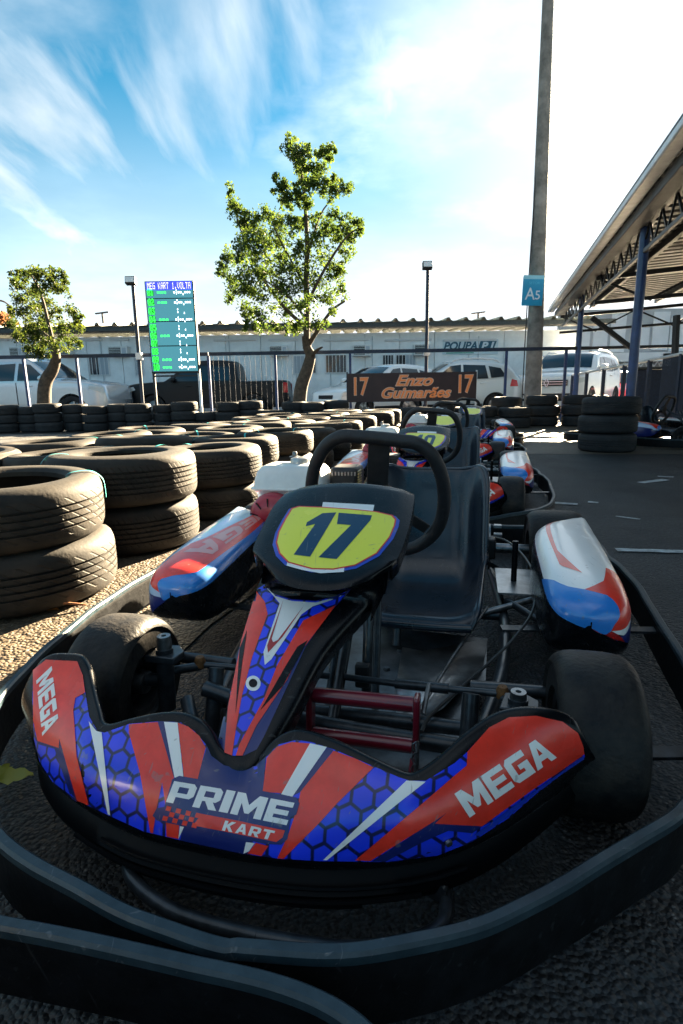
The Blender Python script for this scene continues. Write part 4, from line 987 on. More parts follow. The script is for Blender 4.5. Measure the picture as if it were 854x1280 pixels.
for sx_ in (-1, 1): MB().bar((sx_*bw/2,.02,-bh/2-.5),(sx_*bw/2,.02,bh/2+.03), .03, .03, (1,0,0)).build('banner_pole', M_plainw if sx_ > 0 else M_fence, ban)
# LED timing board
M_screen = mat('led_screen', (.012,.075,.12), .16, emit=(.03,.12,.14), estr=.14)
M_frame = mat('black_frame', (.012,.013,.016), .5)
M_green = mat('led_green', (.02,.4,.02), .5, emit=(.02,1,.05), estr=.4)
M_ledw = mat('led_white', (.6,.6,.6), .5, emit=(.85,.95,1), estr=.3)
M_ledp = mat('led_violet', (.2,.2,.6), .5, emit=(.42,.40,1), estr=.3)
M_ledbar = mat('led_header', (.01,.01,.12), .4, emit=(.015,.02,.32), estr=.3)
tl, tr2, bl2, br2 = at(182,353,11.2), at(243,351,11.2), at(189.5,467,11.2), at(246.5,464,11.2)
bd_c = (tl+tr2+bl2+br2)/4; BW, BH = (tr2-tl).length*.5+(br2-bl2).length*.5, (tl-bl2).length
bd = empty('timing_board', (bd_c.x, 11.2, 0), 0, 'tall LED timing board with green row numbers on dark posts', 'scoreboard')
zc = bd_c.z
MB().box((0,.06,zc),(BW+.02,.10,BH+.02)).build('cabinet', M_frame, bd, bevel=.008)
mods = [(.5,.318),(.318,.07),(.07,-.20),(-.20,-.49)]
PIX = {'P':'1E1111 1E101010','0':'','M':''}
FONT = {'P':['11110','10001','10001','11110','10000','10000','10000'],'E':['11111','10000','10000','11110','10000','10000','11111'],'G':['01111','10000','10000','10111','10001','10001','01111'],'K':['10001','10010','10100','11000','10100','10010','10001'],'A':['01110','10001','10001','11111','10001','10001','10001'],'R':['11110','10001','10001','11110','10100','10010','10001'],'T':['11111','00100','00100','00100','00100','00100','00100'],'V':['10001','10001','10001','10001','10001','01010','00100'],'O':['01110','10001','10001','10001','10001','10001','01110'],'L':['10000','10000','10000','10000','10000','10000','11111'],'M':['10001','11011','10101','10101','10001','10001','10001'],'.':['00000','00000','00000','00000','00000','01100','01100'],' ':['00000']*7,
 '0':['01110','10001','10011','10101','11001','10001','01110'],'1':['00100','01100','00100','00100','00100','00100','01110'],'2':['01110','10001','00001','00110','01000','10000','11111'],'3':['11111','00010','00100','00010','00001','10001','01110'],'4':['00010','00110','01010','10010','11111','00010','00010'],'5':['11111','10000','11110','00001','00001','10001','01110'],'6':['00110','01000','10000','11110','10001','10001','01110'],'7':['11111','00001','00010','00100','01000','01000','01000'],'8':['01110','10001','10001','01110','10001','10001','01110'],'9':['01110','10001','10001','01111','00001','00010','01100'],'-':['00000','00000','00000','11110','11110','00000','00000'],':':['00000','01100','01100','00000','01100','01100','00000']}
def led(name, txt, x0, z0, pw, ph, m, par, adv=6, y=-.014, fill=.8):
    mbl = MB()
    for ci, ch in enumerate(txt):
        for r_i, line in enumerate(FONT[ch]):
            for k, bit in enumerate(line):
                if bit == '1':
                    x = x0+(ci*adv+k)*pw; z = z0-r_i*ph
                    mbl.add([(x,y,z),(x+pw*fill,y,z),(x+pw*fill,y,z-ph*fill),(x,y,z-ph*fill)], [(0,1,2,3)])
    if mbl.v:
        o = mbl.build(name, m, par, smooth=0); tag(o, kind='stuff'); return o
for i, (a, b) in enumerate(mods):
    MB().box((0,0,zc+(a+b)/2*BH),(BW-.03,.02,(a-b)*BH-.02)).build('screen_module', M_screen, bd, smooth=0)
sx0 = -BW/2+.025
MB().box((0,-.0115,zc+.452*BH),(BW-.04,.002,.088*BH)).build('header_strip', M_ledbar, bd, smooth=0)
led('header_text', 'MEG KART 1.VOLTA', sx0+.02, zc+.487*BH, (BW-.08)/96, .070*BH/7, M_ledp, bd, y=-.0135)
slots = [.398,.268,.168,.098,.005,-.075,-.150,-.235,-.315,-.405]; slots = [.385,.278,.182,.092,.00,-.085,-.17,-.26,-.35,-.435]
for i, sz_ in enumerate(slots):
    zz = zc+(sz_+.036)*BH
    MB().box((sx0+.068,-.0112,zc+sz_*BH),(.125,.0015,.078*BH)).build('row_cell', mat('led_cell', (.01,.09,.01), .5, emit=(.01,.35,.02), estr=.06), bd, smooth=0)
    led('row_number', f'{i+1:02d}', sx0+.015, zz, .0098, .072*BH/7, M_green, bd, y=-.0135)
    if i not in (2, 4, 6, 7): led('row_dash', '---', sx0+.20, zz, .0105, .072*BH/7, M_green, bd, y=-.0135)
    led('row_time', '-:--.---' if i not in (2,4,6,7) else ' :  .   ', sx0+.51, zz, (BW-.58)/48, .072*BH/7, M_ledw, bd, y=-.0135)
for sx_ in (-1, 1): MB().bar((sx_*(BW/2-.01),.06,0),(sx_*(BW/2-.01),.06,zc-BH/2), .045, .045, (1,0,0)).build('board_leg', M_plainw if sx_ > 0 else M_frame, bd)
MB().bar((-BW/2,.06,zc-BH/2-.06),(BW/2,.06,zc-BH/2-.06), .03, .03).build('cross_bar', M_frame, bd)
# flood-light posts
M_lamp = mat('floodlight_glass', (.75,.77,.78), .35)
def flood_post(px, top, base, D, label, hw=.20):
    a, b = at(px[0], top, D), at(px[1], base, D)
    o = empty('floodlight_post', (b.x, D, 0), 0, label, 'lamp post', 'floodlight posts')
    MB().tube([(0,0,0),(a.x-b.x,0,a.z)], .035, 12).build('pole', M_fence, o)
    hd = MB().box((a.x-b.x-.02,-.05,a.z+.02),(hw,.12,.15), Matrix.Rotation(R(-12), 3, 'X')).build('lamp_head', M_frame, o, bevel=.01)
    MB().box((a.x-b.x-.02,-.118,a.z+.035),(hw-.03,.01,.10), Matrix.Rotation(R(-12), 3, 'X')).build('lamp_glass', M_lamp, hd)
    MB().box((a.x-b.x+(.0)*1,.0,rail_z*.98),(.12,.12,.14)).build('junction_box', M_plainw, o, bevel=.01)
flood_post((166,178), 353, 500, 11.9, 'leaning floodlight post left of the timing board')
flood_post((535,532), 334, 500, 12.15, 'upright floodlight post behind the brown banner')
for px, y0, lab in ((128, 392, 'tiny distant street lamp above the white building, left of the timing board'), (598, 392, 'tiny distant street lamp above the white building, right of the tree')):
    p = at(px, y0, 60); o = empty('street_lamp', (p.x, 60, LOT), 0, lab, 'street lamp')
    MB().tube([(0,0,0),(0,0,p.z-LOT)], .10, 8).build('pole', M_frame, o); MB().bar((-.7,0,p.z-LOT),(.7,0,p.z-LOT+.15), .25, .12).build('lamp_head', M_frame, o)
# concrete pole with sign and cable
M_conc = mat('weathered_concrete', (.20,.19,.175), .8, var=.4, vscale=3.5, bump=.3, bscale=30, detail=9)
PD = 12.6
p0, p1 = at(666, 497, PD), at(686, -20, PD)
pole = empty('concrete_pole', (p0.x, PD, 0), 0, 'tall weathered concrete lamp pole with a blue sign', 'pole')
dx = (p1.x-p0.x)/(p1.z-p0.z)
MB().tube([(-dx*p0.z,0,-.1),(dx*(p1.z-p0.z),0,p1.z),(dx*(p1.z-p0.z)*1.12,0,p1.z*1.12)], [.185,.105,.09], 24).build('shaft', M_conc, pole)
MB().tube(catmull([(-.24,-.02,0),(-.24,-.03,2.4),(-.20,-.04,5.0),(-.12,-.03,7.4),(dx*(p1.z-p0.z)-.13,0,p1.z)], 5), .012, 6).build('cable', M_frame, pole)
MB().lathe([(.001,-.03),(.03,-.02),(.03,.02),(.001,.03)], 10, c=(-.163,-.035,6.35)).build('cable_clip', M_frame, pole)
M_signb = mat('sign_blue', (.012,.29,.50), .45, var=.08, vscale=3)
M_signw = mat('sign_white', (.75,.80,.82), .5)
s0, s1 = at(654, 346, PD-.24), at(678, 382, PD-.24); sc_ = (s0+s1)/2
sgn = empty('zone_sign', (sc_.x, PD-.24, sc_.z), 0, 'small blue square sign reading A5 on the concrete pole', 'sign')
sgn.rotation_euler = (0, R(1.5), 0)
MB().box((0,0,0),(s1.x-s0.x,.02,s0.z-s1.z)).build('sign_panel', M_signb, sgn, bevel=.006)
text_mesh('sign_letter', 'A', .34, M_signw, sgn, T(-.055,-.013,-.065), bold=.002, extrude=.001, sx=.9)
text_mesh('sign_number', '5', .25, M_signw, sgn, T(.105,-.013,-.085), bold=.002, extrude=.001)
text_mesh('sign_caption', 'SETOR', .075, mat('sign_pale', (.06,.42,.62), .5), sgn, T(.02,-.013,.16), extrude=.001)
MB().box((0,-.011,.275),(s1.x-s0.x-.01,.003,.075)).build('sign_band', mat('sign_band_pale', (.25,.55,.68), .5), sgn)
MB().box((0,.02,.12),(.40,.015,.03)).build('sign_clamp', M_steel, sgn)

# ================================================================== white cabin building
M_cabin = mat('cabin_panel_white', (.84,.88,.90), .45, var=.08, vscale=2.5, detail=7)
M_cabin2 = mat('cabin_trim', (.50,.56,.60), .45, var=.1)
M_roof = mat('fibre_roof', (.24,.25,.20), .7, var=.35, vscale=4)
M_soffit = mat('dark_gutter', (.05,.06,.06), .6, var=.3)
M_glass = mat('dark_glass', (.02,.03,.04), .08, spec=.6)
M_ac = mat('air_conditioner_white', (.70,.72,.72), .45, var=.06)
M_bars = mat('white_bars', (.72,.74,.76), .5)
M_curtain = mat('window_blind', (.40,.46,.52), .6)
BD = 20.0
roof_z = at(350, 407, BD).z; wall_top = at(350, 418, BD).z
bld = empty('cabin_building', (0, BD, LOT), 0, 'long white panelled cabin building with ribbed roof behind the parked cars', 'building')
xr = at(706, 430, BD).x; x = -19.5; H = wall_top-LOT
pan = MB().box((0,0,0),(1.18,.08,H)).mesh('wall_panel', M_cabin, 0)
MB().box((-5.75,.12,H/2),(27.6,.10,H-.02)).build('wall_core', M_cabin2, bld, smooth=0)
while x < xr-.9:
    o = bpy.data.objects.new('wall_panel', pan); col.objects.link(o); o.parent = bld; o.location = (x+.6, 0, H/2)
    x += 1.2
XR = x
MB().box((XR+.02,3,H/2),(.1,6,H)).build('end_wall', M_cabin, bld, smooth=0)
# ribbed roof
prof = []; xx = -20
while xx < XR+.25:
    prof += [(xx, 0), (xx+.34, .02), (xx+.40, .11), (xx+.46, .11), (xx+.52, .02)]; xx += .58
rz = roof_z-LOT-.02
rows = [[(a, y_, rz+b+(y_+.7)*.05) for a, b in prof] for y_ in (-.75, 3, 6)]
MB().grid(rows).build('roof_sheet', M_roof, bld, smooth=0, solid=.02)
MB().box((-9.4+XR/2,-.62,rz-.07),(XR+21,.14,.14)).build('gutter', M_soffit, bld, smooth=0)
MB().box((-9.4+XR/2,-.25,rz-.13),(XR+20.6,.6,.03)).build('soffit', M_soffit, bld, smooth=0)
def wx(px): return at(px, 440, BD).x
def wz_(py, px=350): return at(px, py, BD).z-LOT
# fluorescent battens under the eave
for a, b in ((-12,15),(98,132),(140,164),(268,322),(336,374),(404,462),(480,540),(553,620)):
    MB().box(((wx(a)+wx(b))/2,-.09,wz_(425,(a+b)/2)),(wx(b)-wx(a)-.05,.06,.07)).build('light_batten', M_bars, bld, bevel=.01)
# windows with bars
wmat = mat('window_frame_white', (.70,.73,.75), .4)
for a, b, t_, bt in ((20,34,441,468),(110,136,444,470),(168,178,446,470),(366,396,444,468),(406,434,443,467),(478,492,443,466),(494,520,443,465)):
    cx, w_ = (wx(a)+wx(b))/2, wx(b)-wx(a); cz, h_ = (wz_(t_,a)+wz_(bt,a))/2, wz_(t_,a)-wz_(bt,a)
    win = MB().box((cx,-.05,cz),(w_,.03,h_)).build('window', wmat, bld, smooth=0)
    for k in range(2):
        MB().box((cx+(k-.5)*w_*.46,-.068,cz),(w_*.42,.008,h_*.88)).build('pane', M_glass if (a+k) % 3 else M_curtain, win, smooth=0)
    nb = max(4, int(w_/.12))
    for k in range(nb+1): MB().box((cx-w_/2+w_*k/nb,-.11,cz),(.016,.016,h_*1.02)).build('bar', M_bars, win, smooth=0)
for k, px in enumerate((140, 300, 478, 610)):
    MB().box((wx(px)-.35,-.06,wz_(452,px)-.25),(.03,.02,2.2)).build('conduit', M_cabin2, bld, smooth=0)
# wall air conditioners: things fixed to the wall
for i, (a, b, t_, bt) in enumerate(((19,35,435,446),(82,94,434,446),(140,164,434,446),(338,361,433,446),(441,463,432,446),(516,537,431,445))):
    cx, w_ = (wx(a)+wx(b))/2, wx(b)-wx(a); cz, h_ = (wz_(t_,a)+wz_(bt,a))/2+LOT, wz_(t_,a)-wz_(bt,a)
    o = empty('air_conditioner', (cx, BD, cz), 0, f'white wall air conditioner, {ORD[i]} from the left on the cabin building', 'air conditioner', 'wall air conditioners')
    MB().box((0,-.20,0),(w_,.32,h_)).build('casing', M_ac, o, bevel=.015)
    MB().box((-w_*.14,-.365,0),(w_*.60,.012,h_*.78)).build('grille', M_soffit, o, smooth=0)
    for k in range(5): MB().box((-w_*.14,-.375,-h_*.32+k*h_*.16),(w_*.58,.008,.012)).build('louvre', M_ac, o, smooth=0)
    MB().box((w_*.33,-.365,0),(w_*.20,.012,h_*.7)).build('control_panel', M_curtain, o, smooth=0)
# shop sign on the wall
M_signtxt = mat('sign_teal_ink', (.01,.10,.17), .5); M_board = mat('sign_board_pale', (.60,.72,.78), .5)
cx, cz = (wx(555)+wx(620))/2, wz_(434, 585)
sg = empty('wall_sign', (cx, BD-.05, cz+LOT), 0, 'pale wall sign with dark POUPA lettering on the cabin building', 'sign')
MB().box((0,0,0),(wx(622)-wx(553),.03,.50)).build('sign_board', M_board, sg, bevel=.008)
text_mesh('sign_lettering', 'POUPA', .36, M_signtxt, sg, T(-.36,-.018,.03), .25, .012, extrude=.001)
MB().add([(.22,-.018,-.15),(.78,-.018,-.15),(.90,-.018,.19),(.34,-.018,.19)], [(0,1,2,3)]).build('logo_block', M_signtxt, sg, smooth=0)
text_mesh('logo_lettering', 'P I', .34, M_board, sg, T(.56,-.020,.02), .25, .014, extrude=.001, sx=1.15)
MB().box((-.36,-.017,-.19),(.95,.003,.035)).build('sign_underline', mat('sign_green', (.03,.30,.22), .5), sg)

# ================================================================== grey hall behind on the right
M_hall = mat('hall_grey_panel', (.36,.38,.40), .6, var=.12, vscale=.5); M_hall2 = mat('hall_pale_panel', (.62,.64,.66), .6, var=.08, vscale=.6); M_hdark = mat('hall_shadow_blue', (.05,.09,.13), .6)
HD = 34
hall = empty('grey_hall', (0, HD, LOT), 0, 'large grey panelled hall behind the canopy', 'building')
hx = lambda px: at(px, 420, HD).x
hz = lambda py: at(790, py, HD).z-LOT
MB().box(((hx(700)+hx(1000))/2,.3,hz(386)/2),(hx(1000)-hx(700),.4,hz(386))).build('wall', M_hall, hall, smooth=0)
for k, (a, b, t_, bt, m_) in enumerate(((716,738,410,440,M_hall2),(742,760,405,440,M_hall2),(764,782,392,440,M_hall2),(790,812,410,432,M_hall2),(816,836,390,438,M_hall2),(838,870,395,440,M_hall2),(880,940,395,440,M_hall2))):
    MB().box(((hx(a)+hx(b))/2,.06,(hz(t_)+hz(bt))/2),(hx(b)-hx(a),.08,hz(t_)-hz(bt))).build('wall_panel', m_, hall, smooth=0)
MB().box(((hx(700)+hx(1000))/2,-.3,hz(447)),(hx(1000)-hx(700),.5,hz(442)-hz(453))).build('canopy_band', M_hall2, hall, smooth=0)
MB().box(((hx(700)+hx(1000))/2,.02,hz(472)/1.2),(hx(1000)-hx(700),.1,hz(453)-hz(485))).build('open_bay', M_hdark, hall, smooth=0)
mbt = MB(); n_ = 34
for k in range(n_):
    a_, b_ = lerp(hx(760), hx(900), k/n_), lerp(hx(760), hx(900), (k+1)/n_)
    mbt.bar((a_,-.3,hz(453)),(b_,-.3,hz(459)), .05, .05) if k % 2 else mbt.bar((a_,-.3,hz(459)),(b_,-.3,hz(453)), .05, .05)
tag(mbt.build('lattice_truss', M_hall2, hall, smooth=0), kind='stuff')
MB().box(((hx(825)+hx(845))/2,-.4,hz(450)),(hx(845)-hx(825),.3,hz(444)-hz(458))).build('grey_box', M_hall, hall, smooth=0)

# ================================================================== canopy over the pit lane
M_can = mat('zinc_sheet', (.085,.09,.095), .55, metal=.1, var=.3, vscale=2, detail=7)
M_canw = mat('pale_gutter', (.62,.64,.66), .4, var=.15, vscale=6)
M_steelb = mat('black_steel', (.02,.022,.026), .45, metal=.3, var=.3)
CH = 2.6
e0, e1 = on_z(854, 175, CH), on_z(690, 390, CH)
cdir = (e1-e0); cdir.z = 0; clen = cdir.length; cyaw = -math.atan2(cdir.x, cdir.y)
can = empty('canopy', (e0.x, e0.y, 0), cyaw, 'large corrugated metal canopy with blue column on the right', 'canopy')
Y0, Y1, WD = -9.0, clen, 9.0
def cz_(x): return CH + .05 + x*.045
prof = []; yy = Y0
while yy < Y1:
    prof += [(yy, 0), (yy+.10, 0), (yy+.13, .035), (yy+.19, .035), (yy+.22, 0)]; yy += .25
prof = [(min(a, Y1), b) for a, b in prof]+[(Y1, 0)]
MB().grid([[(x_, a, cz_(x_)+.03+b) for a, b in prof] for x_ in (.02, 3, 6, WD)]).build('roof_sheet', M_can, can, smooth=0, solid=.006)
MB().box((-.03,(Y0+Y1)/2,CH+.02),(.14,Y1-Y0,.07)).build('gutter', M_canw, can, bevel=.015)
MB().box((-.02,(Y0+Y1)/2,CH+.095),(.10,Y1-Y0+.03,.06)).build('eave_cap', M_soffit, can, bevel=.01)
MB().box((.14,(Y0+Y1)/2,CH-.06),(.16,Y1-Y0-.06,.11)).build('fascia_beam', M_can, can, bevel=.01)
for k in range(6):
    x_ = .9+k*1.45; MB().box((x_,(Y0+Y1)/2,cz_(x_)-.03),(.06,Y1-Y0-.1,.09)).build('purlin', M_steelb, can, smooth=0)
for y_ in (Y1-.12, Y1-5.2, Y1-10.4, Y1-15.6):
    MB().bar((.2,y_,CH-.14),(WD-.2,y_,cz_(WD)-.14), .07, .07).build('rafter_chord', M_steelb, can, smooth=0)
    MB().bar((.2,y_,CH-.52),(WD-.2,y_,cz_(WD)-.62), .06, .06).build('rafter_chord', M_steelb, can, smooth=0)
    for k in range(10):
        a_, b_ = .2+k*.86, .2+(k+1)*.86
        MB().bar((a_,y_,CH-.52+.03*k if k % 2 else CH-.14+a_*.045),(b_,y_,CH-.14+b_*.045 if k % 2 else CH-.52+.03*k), .035, .035).build('truss_web', M_steelb, can, smooth=0)
ci = can.matrix_basis.inverted()
def cl(p): return ci @ Vector(p)
cp = at(788, 495, 7.0)
c_ = cl((cp.x, 7.0, 0))
M_colb = mat('blue_column_paint', (.014,.045,.15), .35, coat=.2, var=.2, vscale=8)
def column(x, y, zt, r_=.055):
    MB().tube([(x,y,0),(x,y,zt)], r_, 20).build('column', M_colb, can)
    MB().box((x,y,.012),(.26,.26,.02)).build('base_plate', M_steelb, can, smooth=0)
    MB().box((x,y,zt+.02),(.20,.20,.03)).build('cap_plate', M_steelb, can, smooth=0)
column(c_.x, c_.y, CH-.06)
for dy in (5.2, -5.4): column(c_.x+.05, c_.y+dy, CH-.06)
column(c_.x+6.5, c_.y, CH+.2); column(c_.x+6.5, c_.y+5.2, CH+.2)
# longitudinal truss along the columns and braces
MB().bar((c_.x,Y0+.2,CH-.07),(c_.x,Y1-.1,CH-.07), .06, .05).build('long_beam', M_can, can, smooth=0)
MB().bar((c_.x,Y0+.2,CH-.36),(c_.x,Y1-.1,CH-.36), .04, .04).build('long_beam', M_can, can, smooth=0)
k = 0; yy = Y1-12
while yy < Y1-.5:
    MB().bar((c_.x,yy,CH-.36),(c_.x,yy+.25,CH-.08), .02, .02).build('truss_web', M_steelb, can, smooth=0)
    MB().bar((c_.x,yy+.25,CH-.08),(c_.x,yy+.5,CH-.36), .02, .02).build('truss_web', M_steelb, can, smooth=0); yy += .5
br_a, br_b = cl(at(740, 397, 11.5)), cl(at(792, 437, 11.5))
MB().bar(br_a, br_b, .08, .08).build('brace', M_steelb, can, smooth=0)
for a, b, D in (((700,436),(905,431),12.0), ((846,394),(842,480),9.5)):
    MB().bar(cl(at(*a, D)), cl(at(*b, D)), .06 if a[0] < 800 else .11, .06).build('side_frame', M_steelb, can, smooth=0)
# right-hand barrier with pale handrail
ba, bb_ = at(716, 469, 12.4), at(905, 432, 6.6)
bar_ = empty('barrier', (ba.x, ba.y, 0), 0, 'dark mesh barrier with pale sloping handrail under the canopy', 'barrier')
dl = Vector((bb_.x-ba.x, bb_.y-ba.y, 0))
MB().tube([(0,0,ba.z),(dl.x,dl.y,bb_.z)], .022, 10).build('handrail', M_canw, bar_)
for k in range(7):
    t = k/6; MB().bar((dl.x*t,dl.y*t,0),(dl.x*t,dl.y*t,lerp(ba.z,bb_.z,t)), .05, .05, (1,0,0)).build('post', M_fence, bar_)
mbx = MB()
for k in range(70):
    t = .74+.26*k/69; mbx.bar((dl.x*t,dl.y*t,.05),(dl.x*t,dl.y*t,lerp(ba.z,bb_.z,t)-.02), .006, .006, (1,0,0))
tag(mbx.build('mesh_infill', M_fence, bar_, smooth=0), kind='stuff')
MB().bar((0,.0,.35),(dl.x,dl.y,.35), .03, .04).build('lower_rail', M_fence, bar_, smooth=0)
# dark screen under the canopy beyond the barrier
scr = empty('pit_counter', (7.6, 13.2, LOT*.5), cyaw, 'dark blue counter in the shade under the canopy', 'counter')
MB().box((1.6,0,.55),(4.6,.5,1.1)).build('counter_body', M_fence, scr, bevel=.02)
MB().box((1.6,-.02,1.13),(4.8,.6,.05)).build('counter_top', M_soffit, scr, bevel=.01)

# ================================================================== parked cars
def make_car(name, label, paint, L, W, top, belt, wheels, wr, side_win, shield, loc, rz, scale=1, clear=.26, roof_in=.17, patches=(), rails=False, extra=None, dark_sill=True):
    """x runs from the front (0) to the back (L); top = roofline (x, z); belt = shoulder line z."""
    root = empty(name, loc, rz, label, 'car', 'parked cars'); root.scale = (scale,)*3
    topc = [Vector((a, b, 0)) for a, b in top]; tc_ = catmull(topc, 6)
    def tz(x): return interp(tc_, x).y
    def bz(x):
        z = clear
        for wxp in wheels:
            d = abs(x-wxp); rr2 = wr*1.17
            if d < rr2: z = max(z, wr + math.sqrt(rr2*rr2-d*d)*1.0)
        return z
    zmax = max(b for _, b in top)
    def hw(x, z):
        e = 1.0
        if x < .55: e -= .20*((.55-x)/.55)**2.2
        if x > L-.45: e -= .13*((x-L+.45)/.45)**2.2
        w = W/2*e
        if z < .5: w -= .05*((.5-z)/.3)**2
        if z > belt: w -= roof_in*((z-belt)/(zmax-belt))**1.15
        elif z > belt-.14: w -= .012*((z-belt+.14)/.14)
        return w
    xs = sorted(set([L*k/70 for k in range(71)] + [w_+wr*1.17*math.sin(R(a)) for w_ in wheels for a in range(-90, 91, 10)]))
    mb = MB(); cols_l, cols_r = [], []; NZ = 11
    for x in xs:
        b, t = bz(x), max(tz(x), bz(x)+.03)
        zs = [lerp(b, t, k/NZ) for k in range(NZ+1)]
        cols_l.append([(x, -hw(x, z), z) for z in zs]); cols_r.append([(x, hw(x, z), z) for z in zs])
    mb.grid(cols_l); mb.grid(cols_r)
    def topp(x, v, off=0):
        t = max(tz(x), bz(x)+.03); w = hw(x, t); return Vector((x, v*w, t + .045*(1-v*v)*min(1, x/.3, (L-x)/.3 + .2) + off))
    mb.grid([[topp(x, v/5) for v in range(-5, 6)] for x in xs])
    mb.add([c for c in cols_l[0]] + [c for c in cols_r[0]], [(k, k+1, NZ+2+k, NZ+1+k) for k in range(NZ)])
    mb.add([c for c in cols_l[-1]] + [c for c in cols_r[-1]], [(k, k+1, NZ+2+k, NZ+1+k) for k in range(NZ)])
    body = mb.build('body', paint, root, smooth=50)
    me = body.data; bm = bmesh.new(); bm.from_mesh(me); bmesh.ops.remove_doubles(bm, verts=bm.verts, dist=.002); bmesh.ops.recalc_face_normals(bm, faces=bm.faces); bm.to_mesh(me); bm.free()
    def sidep(nm, quad, m, s, off=.008, par=root):
        (x0, z0), (x1, z1), (x2, z2), (x3, z3) = quad; rows = []
        for j in range(7):
            v = j/6; rows.append([])
            for i2 in range(9):
                u = i2/8; x = lerp(lerp(x0, x1, u), lerp(x3, x2, u), v); z = lerp(lerp(z0, z1, u), lerp(z3, z2, u), v)
                rows[-1].append((x, s*(hw(x, z)+off), z))
        return MB().grid(rows).build(nm, m, par, smooth=50)
    def topq(nm, x0, x1, v0, v1, m, off=.008, par=root):
        return MB().grid([[topp(lerp(x0, x1, i2/10), lerp(v0, v1, j/8), off) for j in range(9)] for i2 in range(11)]).build(nm, m, par, smooth=50)
    for s in (-1, 1):
        for q in side_win: sidep('side_window', q, M_glass, s)
        for nm, q, m in patches:
            if nm.startswith('top_'): continue
            sidep(nm, q, m, s, .010)
        sidep('sill', [(wheels[0]+wr*1.25, clear), (wheels[1]-wr*1.25, clear), (wheels[1]-wr*1.25, clear+.14), (wheels[0]+wr*1.25, clear+.14)], M_frame if dark_sill else paint, s, .004)
        mrx = side_win[0][0][0]+.08 if side_win else 1.5; z_ = belt+.10
        mo = MB().lathe([(.001,-.11),(.06,-.10),(.085,-.04),(.085,.04),(.06,.10),(.001,.11)], 16, 'Y'); mo = mo.build('mirror', paint, root); mo.location = (mrx, s*(hw(mrx, z_)+.12), z_)
        for xh in ([q[0][0]+.55 for q in side_win[:2]]): MB().box((xh, s*(hw(xh, belt-.1)+.015), belt-.10),(.18,.03,.03)).build('door_handle', paint, root, bevel=.008)
        for wx_ in wheels:
            w = MB().lathe([(.02,-.07),(wr*.25,-.075),(wr*.60,-.04),(wr*.66,-.08),(wr*.66,.08),(.02,.08)], 28, 'Y').build('wheel', M_steel, root); w.location = (wx_, s*(W/2-.12), wr); w.rotation_euler = (0, 0, 0 if s < 0 else math.pi)
            for k in range(5):
                a = k*2*math.pi/5; MB().bar((.05*math.cos(a),-.078,.05*math.sin(a)),(wr*.62*math.cos(a),-.078,wr*.62*math.sin(a)), .05, .02, (0,1,0)).build('spoke', M_plate, w, smooth=0)
            MB().lathe([(wr*.62,-.085),(wr*.68,-.10),(wr*.92,-.105),(wr,-.08),(wr,.08),(wr*.92,.105),(wr*.62,.09)], 40, 'Y').build('tyre', M_far_rubber, w)
            ab = MB().lathe([(.01,0),(wr*1.16,0),(wr*1.16,-.02),(.01,-.02)], 30, 'Y').build('wheel_well', M_frame, root); ab.location = (wx_, s*(W/2-.26), wr)
    for (x0, x1, v) in shield: topq('windscreen', x0, x1, -v, v, M_glass)
    for nm, q, m in patches:
        if nm.startswith('top_'): topq(nm[4:], q[0], q[1], q[2], q[3], m, .010)
    if rails:
        for s in (-1, 1):
            a, b = rails; MB().tube(catmull([(a, s*(hw(a, tz(a))-.05), tz(a)+.01), (a+.25, s*(hw(a+.25, tz(a+.25))-.04), tz(a+.25)+.07), (b-.25, s*(hw(b-.25, tz(b-.25))-.04), tz(b-.25)+.07), (b, s*(hw(b, tz(b))-.05), tz(b)+.01)], 5), .022, 8).build('roof_rail', M_canw, root)
    if extra: extra(root, hw, tz, topp)
    return root
M_silver = mat('silver_paint', (.52,.56,.60), .25, metal=.55, coat=.6)
M_carwhite = mat('white_car_paint', (.74,.77,.78), .25, coat=.7)
M_cargrey = mat('dark_grey_paint', (.004,.006,.009), .35, spec=.3)
M_paleblue = mat('pale_silver_paint', (.55,.62,.66), .28, metal=.3, coat=.6)
M_headl = mat('headlight_lens', (.55,.60,.62), .12, spec=.7)
M_tail = mat('tail_light_red', (.50,.01,.012), .2, coat=.5)
M_chrome = mat('chrome_trim', (.6,.62,.64), .15, metal=1)
PICK = [(0,.62),(.03,.86),(.10,1.00),(.35,1.09),(1.0,1.14),(1.38,1.17),(1.75,1.42),(2.12,1.68),(2.35,1.77),(2.9,1.80),(3.45,1.77),(3.62,1.70),(3.70,1.40),(3.74,1.16),(3.80,1.13),(4.5,1.13),(5.10,1.14),(5.26,1.12),(5.30,.95),(5.32,.62)]
def pick_extra(bars):
    def f(root, hw, tz, topp):
        if bars:
            for s in (-1, 1): MB().tube(catmull([(3.78,s*.70,1.14),(3.82,s*.66,1.58),(3.95,s*.64,1.62),(4.15,s*.66,1.45),(4.45,s*.70,1.15)], 5), .045, 10).build('roll_bar', M_cargrey, root)
            MB().tube([(3.86,-.66,1.60),(3.86,.66,1.60)], .045, 10).build('roll_bar', M_cargrey, root)
        MB().box((5.33,0,.52),(.12,1.6,.16)).build('rear_bumper', M_chrome, root, bevel=.03)
        MB().box((.03,0,.50),(.16,1.66,.22)).build('front_bumper', M_silver if not bars else M_cargrey, root, bevel=.05)
        MB().box((-.055,0,.50),(.01,.42,.12)).build('number_plate', M_plainw, root, smooth=0)
        for k in range(3): MB().box((.03-.0+.012*k,0,.74+.09*k),(.06,1.0-.06*k,.04)).build('grille_bar', M_chrome, root, bevel=.01)
        MB().box((.05,0,.83),(.05,1.02,.30)).build('grille', M_frame, root, bevel=.02)
pick_win = [[(1.62,1.17),(2.50,1.17),(2.46,1.64),(2.12,1.60)], [(2.60,1.17),(3.50,1.17),(3.44,1.60),(2.56,1.64)]]
